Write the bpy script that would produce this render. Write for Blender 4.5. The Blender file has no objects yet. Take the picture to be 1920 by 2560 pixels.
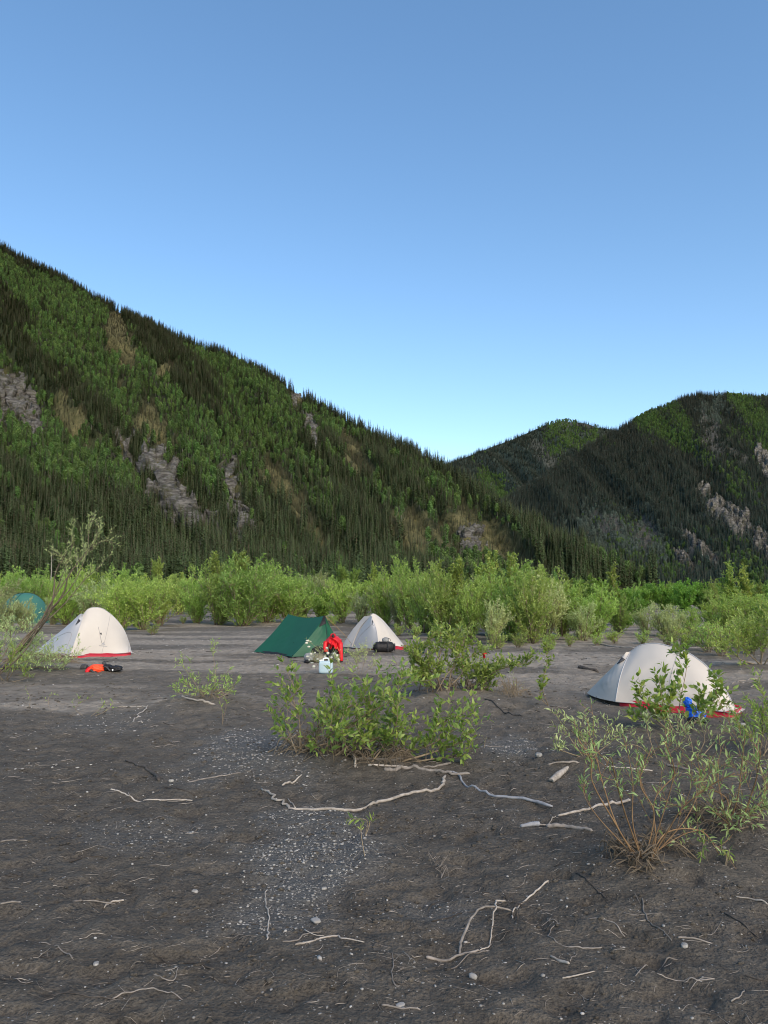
import bpy, math, random
import numpy as np
from mathutils import Vector, Matrix, Euler

random.seed(5)
rng = np.random.default_rng(11)

# ------------------------------------------------------------------ camera, world, sun, exposure
F, CX, CY, HOR, CAMH = 1900.0, 960.0, 1280.0, 1475.0, 1.9      # photograph: 1920 x 2560
TH = math.atan((HOR - CY) / F)
K = 1920.0 / 1659.0

sc = bpy.context.scene
col = sc.collection
cam_data = bpy.data.cameras.new('camera')
cam = bpy.data.objects.new('camera', cam_data)
col.objects.link(cam)
cam.location = (0, 0, CAMH)
cam.rotation_euler = (math.radians(90) + TH, 0, 0)
cam_data.sensor_fit = 'VERTICAL'
cam_data.sensor_height = 36.0
cam_data.lens = 36.0 * F / 2560.0
cam_data.clip_start = 0.1
cam_data.clip_end = 20000
sc.camera = cam

SUN_AZ = math.radians(152)      # clockwise from +Y: behind the photographer, to the right
SUN_EL = math.radians(33)
world = bpy.data.worlds.new('World')
sc.world = world
world.use_nodes = True
wn = world.node_tree.nodes
wl = world.node_tree.links
bg = wn['Background']
sky = wn.new('ShaderNodeTexSky')
sky.sky_type = 'NISHITA'
sky.sun_disc = False
sky.sun_elevation = SUN_EL
sky.sun_rotation = SUN_AZ
sky.altitude = 300
sky.air_density = 1.0
sky.dust_density = 0.25
sky.ozone_density = 1.6
hs_w = wn.new('ShaderNodeHueSaturation')
hs_w.inputs['Saturation'].default_value = 1.17
wl.new(sky.outputs['Color'], hs_w.inputs['Color'])
tint_w = wn.new('ShaderNodeMix'); tint_w.data_type = 'RGBA'; tint_w.blend_type = 'MULTIPLY'
tint_w.inputs[0].default_value = 1.0; tint_w.inputs[7].default_value = (1.0, 1.0, 0.98, 1)
wl.new(hs_w.outputs['Color'], tint_w.inputs[6])
gam_w = wn.new('ShaderNodeGamma'); gam_w.inputs['Gamma'].default_value = 0.90
wl.new(tint_w.outputs[2], gam_w.inputs[0])
wl.new(gam_w.outputs[0], bg.inputs['Color'])
bg.inputs['Strength'].default_value = 0.14

sun_d = bpy.data.lights.new('sun', 'SUN')
sun_d.energy = 2.4
sun_d.angle = math.radians(52)
sun_d.color = (1.0, 0.82, 0.61)
sun = bpy.data.objects.new('sun', sun_d)
col.objects.link(sun)
sdir = Vector((math.sin(SUN_AZ) * math.cos(SUN_EL), math.cos(SUN_AZ) * math.cos(SUN_EL), math.sin(SUN_EL)))
sun.rotation_euler = sdir.to_track_quat('Z', 'Y').to_euler()

sc.render.engine = 'CYCLES'
sc.cycles.use_denoising = True
sc.cycles.use_adaptive_sampling = False
sc.cycles.filter_width = 1.0
sc.cycles.max_bounces = 6
sc.cycles.diffuse_bounces = 4
sc.cycles.transparent_max_bounces = 6
sc.view_settings.view_transform = 'Standard'
sc.view_settings.look = 'None'
sc.view_settings.gamma = 1.0
sc.view_settings.exposure = 0.97

# ------------------------------------------------------------------ geometry of the photograph (layout of real positions)
def ray(u, v):
    x, y, z = (u - CX) / F, 1.0, -(v - CY) / F
    c, s = math.cos(TH), math.sin(TH)
    return np.array([x, y * c - z * s, y * s + z * c])

def g(u, v, s=K):                     # ground position seen at picture position (1659-wide sheet by default)
    d = ray(u * s, v * s)
    t = CAMH / -d[2]
    return np.array([d[0] * t, d[1] * t, 0.0])

def at(u, v, Y, s=K):                 # point at world depth Y
    d = ray(u * s, v * s)
    t = Y / d[1]
    return np.array([d[0] * t, Y, CAMH + d[2] * t])

def project(P):                       # world -> 1659-wide sheet
    P = np.asarray(P, float)
    c, s = math.cos(TH), math.sin(TH)
    x, y, z = P[..., 0], P[..., 1], P[..., 2] - CAMH
    yy = y * c + z * s
    zz = -y * s + z * c
    yy = np.where(np.abs(yy) < 1e-6, 1e-6, yy)
    return (CX + F * x / yy) / K, (CY - F * zz / yy) / K

# ------------------------------------------------------------------ noise
def _h(ix, iy, seed):
    n = (ix.astype(np.int64) * 374761393 + iy.astype(np.int64) * 668265263 + seed * 974634541) & 0xFFFFFFFF
    n = ((n ^ (n >> 13)) * 1274126177) & 0xFFFFFFFF
    n = n ^ (n >> 16)
    return (n & 0xFFFF) / 65535.0

def vnoise(x, y, seed=0):
    x = np.asarray(x, float); y = np.asarray(y, float)
    ix = np.floor(x); iy = np.floor(y)
    fx = x - ix; fy = y - iy
    fx = fx * fx * fx * (fx * (fx * 6 - 15) + 10); fy = fy * fy * fy * (fy * (fy * 6 - 15) + 10)
    a = _h(ix, iy, seed); b = _h(ix + 1, iy, seed); c = _h(ix, iy + 1, seed); d = _h(ix + 1, iy + 1, seed)
    return (a + (b - a) * fx) * (1 - fy) + (c + (d - c) * fx) * fy      # 0..1

def fbm(x, y, o=4, seed=0, gain=0.5):
    s = 0.0; a = 1.0; t = 0.0
    for i in range(o):
        s = s + a * vnoise(x * 2 ** i + 17.3 * i, y * 2 ** i + 9.1 * i, seed + i); t += a; a *= gain
    return s / t

def sstep(a, b, x):
    t = np.clip((x - a) / (b - a), 0, 1)
    return t * t * (3 - 2 * t)

# ------------------------------------------------------------------ mesh helpers
class MB:
    """collects vertices and faces of one mesh"""
    def __init__(self):
        self.V = []; self.T = []; self.Q = []; self.n = 0; self.A = []
    def add(self, V, tris=None, quads=None, attr=0.5):
        V = np.asarray(V, float).reshape(-1, 3)
        self.V.append(V)
        if tris is not None and len(tris): self.T.append(np.asarray(tris, np.int64).reshape(-1, 3) + self.n)
        if quads is not None and len(quads): self.Q.append(np.asarray(quads, np.int64).reshape(-1, 4) + self.n)
        a = np.asarray(attr, float)
        self.A.append(np.full(len(V), float(a)) if a.ndim == 0 else a)
        self.n += len(V)
        return self
    def tube(self, pts, r, sides=5, attr=0.5, cap=True):
        P = np.asarray(pts, float); n = len(P)
        r = np.broadcast_to(np.asarray(r, float), (n,))
        T = np.gradient(P, axis=0); T /= (np.linalg.norm(T, axis=1, keepdims=True) + 1e-9)
        ref = np.array([0.0, 0, 1]) if abs(T[:, 2]).mean() < 0.85 else np.array([1.0, 0, 0])
        S = np.cross(T, ref); S /= (np.linalg.norm(S, axis=1, keepdims=True) + 1e-9)
        U = np.cross(S, T)
        ang = np.arange(sides) * 2 * math.pi / sides
        V = P[:, None, :] + r[:, None, None] * (np.cos(ang)[None, :, None] * S[:, None, :] + np.sin(ang)[None, :, None] * U[:, None, :])
        V = V.reshape(-1, 3)
        i = np.arange(n - 1)[:, None] * sides; k = np.arange(sides)[None, :]; k2 = (k + 1) % sides
        Q = np.stack([i + k, i + k2, i + sides + k2, i + sides + k], -1).reshape(-1, 4)
        tr = []
        if cap:
            V = np.vstack([V, P[0], P[-1]]); b = n * sides
            for k in range(sides):
                tr.append((b, (k + 1) % sides, k)); tr.append((b + 1, (n - 1) * sides + k, (n - 1) * sides + (k + 1) % sides))
        return self.add(V, tr, Q, attr)
    def grid(self, P, attr=0.5, wrap=False):
        P = np.asarray(P, float); a, b = P.shape[:2]
        idx = np.arange(a * b).reshape(a, b)
        if wrap:
            nx = np.roll(idx, -1, axis=0)
            Q = np.stack([idx[:, :-1], nx[:, :-1], nx[:, 1:], idx[:, 1:]], -1).reshape(-1, 4)
        else:
            Q = np.stack([idx[:-1, :-1], idx[1:, :-1], idx[1:, 1:], idx[:-1, 1:]], -1).reshape(-1, 4)
        return self.add(P.reshape(-1, 3), None, Q, attr)
    def data(self):
        V = np.vstack(self.V)
        T = np.vstack(self.T) if self.T else np.zeros((0, 3), np.int64)
        Q = np.vstack(self.Q) if self.Q else np.zeros((0, 4), np.int64)
        return V, T, Q, np.concatenate(self.A)

def to_mesh(name, mb, mat=None, smooth=True, attrs=None, origin=None):
    V, T, Q, A = mb.data()
    if origin is not None: V = V - np.asarray(origin)
    me = bpy.data.meshes.new(name)
    nl = len(T) * 3 + len(Q) * 4
    me.vertices.add(len(V)); me.loops.add(nl); me.polygons.add(len(T) + len(Q))
    me.vertices.foreach_set('co', V.astype(np.float32).ravel())
    me.loops.foreach_set('vertex_index', np.concatenate([T.ravel(), Q.ravel()]).astype(np.int32))
    start = np.concatenate([np.arange(len(T)) * 3, len(T) * 3 + np.arange(len(Q)) * 4]).astype(np.int32)
    me.polygons.foreach_set('loop_start', start)
    if smooth: me.polygons.foreach_set('use_smooth', np.ones(len(start), bool))
    me.update(calc_edges=True)
    at_ = me.attributes.new('tint', 'FLOAT', 'POINT'); at_.data.foreach_set('value', A.astype(np.float32))
    for k, v in (attrs or {}).items():
        a = me.attributes.new(k, 'FLOAT', 'POINT'); a.data.foreach_set('value', np.asarray(v, np.float32).ravel())
    if mat: me.materials.append(mat)
    return me

def obj(name, me, parent=None, loc=None):
    o = bpy.data.objects.new(name, me)
    col.objects.link(o)
    if parent is not None: o.parent = parent
    if loc is not None: o.location = loc
    return o

def tag(o, label=None, cat=None, group=None, kind=None):
    if label: o['label'] = label
    if cat: o['category'] = cat
    if group: o['group'] = group
    if kind: o['kind'] = kind
    return o

def thing(name, loc, label, cat, group=None):
    e = bpy.data.objects.new(name, None)
    col.objects.link(e)
    e.location = tuple(loc); e.empty_display_size = 0.2
    return tag(e, label, cat, group)

def part(name, mb, mat, parent, smooth=True):
    org = Vector((0, 0, 0)); q = parent
    while q is not None: org = org + q.location; q = q.parent
    return obj(name, to_mesh(name, mb, mat, smooth, origin=org), parent)

# ------------------------------------------------------------------ materials
def lin(r, gg, b):
    f = lambda c: (c / 255 / 12.92) if c <= 10 else ((c / 255 + 0.055) / 1.055) ** 2.4
    return (f(r), f(gg), f(b), 1)

def newmat(name):
    m = bpy.data.materials.new(name); m.use_nodes = True
    nt = m.node_tree
    return m, nt.nodes, nt.links, nt.nodes['Principled BSDF'], nt.nodes['Material Output']

def mix_rgb(N, L, fac, a, b, mode='MIX'):
    n = N.new('ShaderNodeMix'); n.data_type = 'RGBA'; n.blend_type = mode
    def setin(i, v):
        if hasattr(v, 'links'): L.new(v, n.inputs[i])
        else: n.inputs[i].default_value = v
    setin(0, fac); setin(6, a); setin(7, b)
    return n.outputs[2]

def ramp(N, L, fac, a, b):
    n = N.new('ShaderNodeMapRange'); n.inputs[1].default_value = a; n.inputs[2].default_value = b
    L.new(fac, n.inputs[0]); return n.outputs[0]

def noise(N, L, scale, detail=4, rough=0.55, vec=None):
    n = N.new('ShaderNodeTexNoise'); n.inputs['Scale'].default_value = scale
    n.inputs['Detail'].default_value = detail; n.inputs['Roughness'].default_value = rough
    if vec is not None: L.new(vec, n.inputs['Vector'])
    return n.outputs['Fac']

def attr(N, name):
    n = N.new('ShaderNodeAttribute'); n.attribute_name = name; return n.outputs['Fac']

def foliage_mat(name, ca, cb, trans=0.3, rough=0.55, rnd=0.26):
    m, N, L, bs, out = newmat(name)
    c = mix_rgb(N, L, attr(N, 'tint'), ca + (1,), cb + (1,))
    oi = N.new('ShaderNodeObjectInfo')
    hs = N.new('ShaderNodeHueSaturation')
    mr = N.new('ShaderNodeMapRange'); mr.inputs[3].default_value = 1 - rnd; mr.inputs[4].default_value = 1 + rnd
    L.new(oi.outputs['Random'], mr.inputs[0])
    L.new(mr.outputs[0], hs.inputs['Value'])
    mr2 = N.new('ShaderNodeMapRange'); mr2.inputs[3].default_value = 0.485; mr2.inputs[4].default_value = 0.515
    ml = N.new('ShaderNodeMath'); ml.operation = 'MULTIPLY'; ml.inputs[1].default_value = 7.31
    fr = N.new('ShaderNodeMath'); fr.operation = 'FRACT'
    L.new(oi.outputs['Random'], ml.inputs[0]); L.new(ml.outputs[0], fr.inputs[0]); L.new(fr.outputs[0], mr2.inputs[0])
    L.new(mr2.outputs[0], hs.inputs['Hue'])
    L.new(c, hs.inputs['Color'])
    L.new(hs.outputs[0], bs.inputs['Base Color'])
    bs.inputs['Roughness'].default_value = rough
    bs.inputs['Specular IOR Level'].default_value = 0.25
    if trans > 0:
        tr = N.new('ShaderNodeBsdfTranslucent')
        # a leaf reflects and lets light through: both lobes, transmission yellower
        tcol = mix_rgb(N, L, 1.0, hs.outputs[0], (1.9 * trans, 1.8 * trans, 1.0 * trans, 1), 'MULTIPLY')
        L.new(tcol, tr.inputs['Color'])
        mx = N.new('ShaderNodeAddShader')
        L.new(bs.outputs[0], mx.inputs[0]); L.new(tr.outputs[0], mx.inputs[1]); L.new(mx.outputs[0], out.inputs['Surface'])
    return m

def wood_mat(name, ca, cb, scale=30, rough=0.8):
    m, N, L, bs, out = newmat(name)
    tc = N.new('ShaderNodeTexCoord')
    n1 = noise(N, L, scale, 4, 0.6, tc.outputs['Object'])
    c = mix_rgb(N, L, ramp(N, L, n1, 0.3, 0.7), ca + (1,), cb + (1,))
    oi = N.new('ShaderNodeObjectInfo')
    hs = N.new('ShaderNodeHueSaturation')
    mr = N.new('ShaderNodeMapRange'); mr.inputs[3].default_value = 0.75; mr.inputs[4].default_value = 1.2
    L.new(oi.outputs['Random'], mr.inputs[0]); L.new(mr.outputs[0], hs.inputs['Value']); L.new(c, hs.inputs['Color'])
    L.new(hs.outputs[0], bs.inputs['Base Color'])
    bs.inputs['Roughness'].default_value = rough
    bs.inputs['Specular IOR Level'].default_value = 0.2
    bp = N.new('ShaderNodeBump'); bp.inputs['Strength'].default_value = 0.4; bp.inputs['Distance'].default_value = 0.01
    L.new(n1, bp.inputs['Height']); L.new(bp.outputs[0], bs.inputs['Normal'])
    return m

def cloth_mat(name, c, rough=0.6, trans=0.0, var=0.12, scale=6, bump=0.0):
    m, N, L, bs, out = newmat(name)
    tc = N.new('ShaderNodeTexCoord')
    n1 = noise(N, L, scale, 3, 0.5, tc.outputs['Object'])
    lo = tuple(x * (1 - var) for x in c) + (1,); hi = tuple(min(1, x * (1 + var)) for x in c) + (1,)
    cc = mix_rgb(N, L, ramp(N, L, n1, 0.3, 0.7), lo, hi)
    L.new(cc, bs.inputs['Base Color'])
    bs.inputs['Roughness'].default_value = rough
    bs.inputs['Specular IOR Level'].default_value = 0.3
    if bump:
        bp = N.new('ShaderNodeBump'); bp.inputs['Strength'].default_value = bump; bp.inputs['Distance'].default_value = 0.02
        n2 = noise(N, L, scale * 2.5, 3, 0.5, tc.outputs['Object'])
        L.new(n2, bp.inputs['Height']); L.new(bp.outputs[0], bs.inputs['Normal'])
    if trans:
        tr = N.new('ShaderNodeBsdfTranslucent'); L.new(cc, tr.inputs['Color'])
        mx = N.new('ShaderNodeMixShader'); mx.inputs[0].default_value = trans
        L.new(bs.outputs[0], mx.inputs[1]); L.new(tr.outputs[0], mx.inputs[2]); L.new(mx.outputs[0], out.inputs['Surface'])
    return m

M = {}
M['willow'] = foliage_mat('willow_leaf', (0.11, 0.175, 0.040), (0.24, 0.315, 0.088), 0.58)
M['fresh_willow'] = foliage_mat('fresh_willow_leaf', (0.095, 0.15, 0.052), (0.23, 0.30, 0.125), 0.5, 0.55, 0.12)
M['grey_willow'] = foliage_mat('grey_willow_leaf', (0.15, 0.19, 0.085), (0.29, 0.335, 0.17), 0.5)
M['near_poplar'] = foliage_mat('near_poplar_leaf', (0.062, 0.108, 0.024), (0.20, 0.245, 0.06), 0.55, 0.45, 0.12)
M['poplar'] = foliage_mat('poplar_leaf', (0.062, 0.108, 0.024), (0.195, 0.24, 0.06), 0.55, 0.45)
M['alder'] = foliage_mat('alder_leaf', (0.06, 0.12, 0.02), (0.14, 0.225, 0.04), 0.55)
M['birch'] = foliage_mat('birch_leaf', (0.038, 0.076, 0.022), (0.085, 0.14, 0.038), 0.4, 0.6, 0.4)
M['spruce'] = foliage_mat('spruce_needles', (0.036, 0.066, 0.027), (0.092, 0.132, 0.05), 0.0, 0.7, 0.45)
M['spruce_dry'] = foliage_mat('dry_spruce_needles', (0.036, 0.056, 0.024), (0.08, 0.10, 0.042), 0.0, 0.7, 0.4)
M['far_spruce'] = foliage_mat('far_spruce_needles', (0.022, 0.05, 0.04), (0.052, 0.095, 0.072), 0.0, 0.7, 0.45)
M['grey_birch'] = foliage_mat('grey_birch_twigs', (0.06, 0.082, 0.07), (0.10, 0.13, 0.11), 0.2, 0.7, 0.3)
M['bark'] = wood_mat('bark', (0.09, 0.07, 0.05), (0.18, 0.15, 0.11), 12)
M['birch_bark'] = wood_mat('pale_bark', (0.28, 0.26, 0.22), (0.4, 0.38, 0.33), 5)
M['twig_bark'] = wood_mat('twig_bark', (0.16, 0.125, 0.085), (0.27, 0.22, 0.15), 25)
M['orange_bark'] = wood_mat('orange_bark', (0.15, 0.095, 0.05), (0.25, 0.16, 0.085), 25)
M['pale_wood'] = wood_mat('pale_driftwood', (0.22, 0.195, 0.165), (0.44, 0.405, 0.36), 18)
M['grey_wood'] = wood_mat('grey_driftwood', (0.11, 0.10, 0.088), (0.26, 0.235, 0.21), 18)
M['blue_wood'] = wood_mat('bluish_driftwood', (0.22, 0.23, 0.25), (0.36, 0.375, 0.40), 18)
M['dark_wood'] = wood_mat('dark_wet_wood', (0.035, 0.03, 0.026), (0.09, 0.08, 0.07), 18)
M['tent_white'] = cloth_mat('white_nylon', (0.545, 0.51, 0.465), 0.55, 0.12, 0.03, 2)
M['tent_shade_grey'] = cloth_mat('shade_grey_nylon', (0.43, 0.44, 0.465), 0.55, 0.12, 0.03, 2)  # white fly with door-face shade painted into the colour; also on pole sleeves
M['tent_green'] = cloth_mat('green_nylon', (0.010, 0.088, 0.046), 0.5, 0.1, 0.08, 2)
M['tent_teal'] = cloth_mat('teal_nylon', (0.05, 0.17, 0.14), 0.5, 0.15, 0.05, 2)
M['red_floor'] = cloth_mat('red_groundsheet', (0.36, 0.018, 0.035), 0.5, 0, 0.15, 8)
M['black'] = cloth_mat('black_fabric', (0.014, 0.014, 0.016), 0.6, 0, 0.3, 9, 0.5)
M['charcoal'] = cloth_mat('charcoal_fabric', (0.05, 0.052, 0.058), 0.6, 0, 0.3, 9, 0.5)
M['seam'] = cloth_mat('grey_seam_tape', (0.30, 0.30, 0.31), 0.6)
M['guy'] = cloth_mat('ochre_cord', (0.42, 0.27, 0.10), 0.7)
M['cord_dark'] = cloth_mat('dark_cord', (0.05, 0.05, 0.05), 0.7)
M['red_cloth'] = cloth_mat('red_fabric', (0.55, 0.012, 0.018), 0.45, 0, 0.15, 8, 0.3)
M['orange_cloth'] = cloth_mat('orange_fabric', (0.85, 0.085, 0.03), 0.5, 0, 0.15, 8, 0.3)
M['olive_cloth'] = cloth_mat('olive_fabric', (0.17, 0.165, 0.115), 0.7, 0, 0.2, 8, 0.4)
M['grey_cloth'] = cloth_mat('grey_fabric', (0.22, 0.23, 0.235), 0.6, 0, 0.2, 8, 0.4)
M['dark_green_cloth'] = cloth_mat('dark_green_fabric', (0.015, 0.04, 0.035), 0.6, 0, 0.2, 8, 0.4)
M['blue_cloth'] = cloth_mat('blue_fabric', (0.015, 0.12, 0.62), 0.45, 0, 0.15, 8, 0.3)
M['tan_cloth'] = cloth_mat('tan_fabric', (0.38, 0.31, 0.22), 0.6, 0, 0.15, 8, 0.3)
M['water_can'] = cloth_mat('translucent_plastic', (0.58, 0.74, 0.80), 0.3, 0.35, 0.06, 6)
M['white_plastic'] = cloth_mat('white_plastic', (0.75, 0.78, 0.78), 0.4)
M['flower'] = cloth_mat('white_seed_fluff', (0.72, 0.72, 0.62), 0.9, 0.3)
M['stone_white'] = cloth_mat('pale_stone', (0.26, 0.255, 0.24), 0.8, 0, 0.4, 30, 0.6)

# ================================================================== STRUCTURE: ground
def ell(px, ru, rv):                  # picture ellipse -> ground ellipse (cx, cy, rx, ry)
    u, v = px
    c = g(u, v); a = g(u - ru, v); b = g(u + ru, v); n = g(u, v + rv); f = g(u, v - rv)
    return (c[0], (n[1] + f[1]) / 2, abs(b[0] - a[0]) / 2, abs(f[1] - n[1]) / 2)

GRAVEL = [ell((640, 1850), 150, 95) + (1.0,), ell((600, 1960), 130, 60) + (0.75,), ell((530, 1600), 110, 38) + (1.0,), ell((600, 1650), 140, 35) + (0.7,),
          ell((330, 1795), 170, 35) + (0.45,), ell((1100, 1618), 60, 22) + (1.0,), ell((950, 1945), 110, 28) + (0.5,), ell((430, 1670), 90, 40) + (0.5,),
          ell((1330, 1650), 40, 18) + (0.5,), ell((450, 1380), 130, 22) + (0.5,), ell((250, 1560), 100, 24) + (0.5,), ell((1000, 1980), 60, 20) + (0.4,),
          ell((1190, 1420), 120, 14) + (0.3,)]
DRY = [ell((110, 1522), 190, 14) + (1.0,), ell((60, 1490), 160, 9) + (0.6,), ell((400, 1437), 150, 7) + (0.8,), ell((560, 1426), 60, 6) + (0.8,), ell((480, 1400), 100, 9) + (0.35,),
       ell((1230, 1432), 110, 26) + (0.75,), ell((1180, 1398), 160, 8) + (0.6,), ell((540, 1372), 70, 8) + (0.5,), ell((800, 1440), 80, 12) + (0.3,),
       ell((1000, 1395), 60, 6) + (0.4,), ell((1390, 1400), 120, 8) + (0.5,)]
# humps of silt caught around plants: (u, v, radius m, height m)
HUMPS = [(1385, 1885, 0.55, 0.10), (1560, 1800, 0.8, 0.10), (690, 1635, 0.9, 0.10), (850, 1640, 1.0, 0.06), (980, 1505, 1.2, 0.10), (450, 1520, 1.0, 0.12),
         (1100, 1522, 0.8, 0.08), (90, 1440, 2.0, 0.15), (705, 1458, 0.8, 0.06), (1260, 1640, 0.7, 0.05), (1640, 1450, 1.2, 0.1), (785, 1850, 0.25, 0.03)]
HUMPS = [tuple(g(u, v)[:2]) + (r, h) for u, v, r, h in HUMPS]

def mask(lst, x, y, soft=0.35, seed=3):
    m = np.zeros_like(x)
    wob = (fbm(x * 1.1, y * 0.7, 3, seed) - 0.5) * 1.3 + (fbm(x * 5, y * 4, 2, seed + 9) - 0.5) * 0.5
    for cx, cy, rx, ry, w in lst:
        d = np.sqrt(((x - cx) / rx) ** 2 + ((y - cy) / ry) ** 2) + wob
        m = np.maximum(m, w * (1 - sstep(1 - soft, 1 + soft, d)))
    return m

PRINTS = []                           # footprints between the tents and the photographer
_rp = random.Random(3)
for (x0, y0), (x1, y1) in (((-1.6, 3.4), (-4.5, 11.5)), ((1.2, 3.6), (0.3, 9.5)), ((2.2, 4.2), (1.6, 13.0)), ((-3.2, 5.0), (-1.0, 5.2)), ((-5.0, 9.0), (-1.5, 15.0))):
    n = int(math.hypot(x1 - x0, y1 - y0) / 0.62); a = math.atan2(y1 - y0, x1 - x0)
    for i in range(n):
        s = (i + .5) / n; o = (0.13 if i % 2 else -0.13)
        PRINTS.append((x0 + (x1 - x0) * s - math.sin(a) * o + _rp.gauss(0, .07), y0 + (y1 - y0) * s + math.cos(a) * o + _rp.gauss(0, .07), math.cos(a + _rp.gauss(0, .2)), math.sin(a + _rp.gauss(0, .2)), 0.012 + 0.014 * _rp.random()))

def gz(x, y):
    x = np.asarray(x, float); y = np.asarray(y, float)
    r = np.hypot(x, y)
    near = 1 - sstep(60, 140, r)
    z = (fbm(x / 7.0, y / 7.0, 2, 21) - 0.5) * 0.16 + (fbm(x / 1.6, y / 1.6, 2, 31) - 0.5) * 0.07
    z += (fbm(x / 0.45, y / 0.35, 3, 41) - 0.5) * 0.034
    rip = fbm(x / 0.16, y / 0.10, 2, 51)
    z += (np.abs(rip - 0.5)) * 0.07
    pit = fbm(x / 0.28 + 5, y / 0.22, 2, 61)
    z -= sstep(0.60, 0.72, pit) * 0.03
    for cx, cy, rr, h in HUMPS:
        d2 = ((x - cx) ** 2 + (y - cy) ** 2) / rr ** 2
        z += h * np.exp(-d2 * 1.6)
    for cx, cy, ca, sa, dp in PRINTS:
        dx = x - cx; dy = y - cy
        a = (dx * ca + dy * sa) / 0.15; b = (-dx * sa + dy * ca) / 0.055
        q = a * a + b * b
        z = z - dp * np.exp(-q * q) + dp * 0.45 * np.exp(-(np.sqrt(q) - 1.45) ** 2 * 9)
    return z * near

def gp(u, v, dz=0.0):
    p = g(u, v); p[2] = float(gz(p[0], p[1])) + dz
    return p

def axis(lo, hi, c, fine, k, k2, far):
    out = [c]; x = c
    while x < hi:
        a = abs(x - c); s = max(fine, k * a) if abs(x) < far else k2 * abs(x)
        x += s; out.append(x)
    neg = []; x = c
    while x > lo:
        a = abs(x - c); s = max(fine, k * a) if abs(x) < far else k2 * abs(x)
        x -= s; neg.append(x)
    return np.array(neg[::-1] + out)

xs = axis(-6000, 6000, 0.0, 0.034, 0.0115, 0.08, 60)
ys_f = [3.0]
while ys_f[-1] < 7000:
    y = ys_f[-1]; ys_f.append(y + (0.0085 * y if y < 90 else 0.08 * y))
ys_b = [3.0 - 0.05 * 1.16 ** i * 1.2 for i in range(1, 50)]
ys_b = [y for y in ys_b if y > -400] + [-3000]
ys = np.array(sorted(ys_b + ys_f))
GX, GY = np.meshgrid(xs, ys, indexing='ij')
GZ = gz(GX, GY)
gm = MB().grid(np.stack([GX, GY, GZ], -1))
GRM = mask(GRAVEL, GX, GY, 0.35, 3)
DRM = mask(DRY, GX, GY, 0.45, 5)
DRM = np.maximum(DRM, 0.75 * sstep(10, 19, GY) * sstep(0.44, 0.62, fbm(GX / 6.0 + 0.3, GY / 1.5, 4, 133)) + 0.26 * sstep(6, 17, GY))

m, N, L, bs, out = newmat('river_silt')
tc = N.new('ShaderNodeTexCoord'); ob = tc.outputs['Object']
n_big = noise(N, L, 0.55, 4, 0.6, ob)
n_mid = noise(N, L, 4.0, 5, 0.65, ob)
n_fine = noise(N, L, 55.0, 4, 0.7, ob)
c = mix_rgb(N, L, ramp(N, L, n_mid, 0.3, 0.72), (0.062, 0.055, 0.045, 1), (0.136, 0.121, 0.099, 1))
c = mix_rgb(N, L, ramp(N, L, n_big, 0.45, 0.85), c, (0.10, 0.09, 0.076, 1))
c2 = mix_rgb(N, L, ramp(N, L, n_fine, 0.35, 0.75), (0.55, 0.55, 0.55, 1), (1.35, 1.35, 1.35, 1))
c = mix_rgb(N, L, 1.0, c, c2, 'MULTIPLY')
gr = mix_rgb(N, L, ramp(N, L, n_fine, 0.35, 0.7), (0.06, 0.06, 0.058, 1), (0.14, 0.141, 0.135, 1))
c = mix_rgb(N, L, attr(N, 'gravel'), c, gr)
dr = mix_rgb(N, L, ramp(N, L, n_mid, 0.35, 0.7), (0.205, 0.18, 0.145, 1), (0.34, 0.302, 0.25, 1))
c = mix_rgb(N, L, attr(N, 'dry'), c, dr)
# small pale grit
vor = N.new('ShaderNodeTexVoronoi'); vor.inputs['Scale'].default_value = 34.0; L.new(ob, vor.inputs['Vector'])
near_c = N.new('ShaderNodeMath'); near_c.operation = 'LESS_THAN'; near_c.inputs[1].default_value = 0.17; L.new(vor.outputs['Distance'], near_c.inputs[0])
sep = N.new('ShaderNodeSeparateColor'); L.new(vor.outputs['Color'], sep.inputs[0])
pick = N.new('ShaderNodeMath'); pick.operation = 'GREATER_THAN'; pick.inputs[1].default_value = 0.86; L.new(sep.outputs[0], pick.inputs[0])
both = N.new('ShaderNodeMath'); both.operation = 'MULTIPLY'; L.new(near_c.outputs[0], both.inputs[0]); L.new(pick.outputs[0], both.inputs[1])
c = mix_rgb(N, L, both.outputs[0], c, (0.30, 0.295, 0.28, 1))
L.new(c, bs.inputs['Base Color'])
bs.inputs['Roughness'].default_value = 0.9
bs.inputs['Specular IOR Level'].default_value = 0.2
add = N.new('ShaderNodeMath'); add.operation = 'ADD'; L.new(n_mid, add.inputs[0])
ml = N.new('ShaderNodeMath'); ml.operation = 'MULTIPLY'; ml.inputs[1].default_value = 0.22; L.new(n_fine, ml.inputs[0]); L.new(ml.outputs[0], add.inputs[1])
n_c = noise(N, L, 16.0, 5, 0.7, ob)
ml2 = N.new('ShaderNodeMath'); ml2.operation = 'MULTIPLY_ADD'; ml2.inputs[1].default_value = 0.6; L.new(n_c, ml2.inputs[0]); L.new(add.outputs[0], ml2.inputs[2])
bp = N.new('ShaderNodeBump'); bp.inputs['Strength'].default_value = 0.9; bp.inputs['Distance'].default_value = 0.06
L.new(ml2.outputs[0], bp.inputs['Height']); L.new(bp.outputs[0], bs.inputs['Normal'])
M['ground'] = m
ground = obj('ground', to_mesh('ground', gm, M['ground'], attrs={'gravel': GRM, 'dry': DRM}))
tag(ground, 'dark grey silt and gravel river bar', kind='structure')

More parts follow.
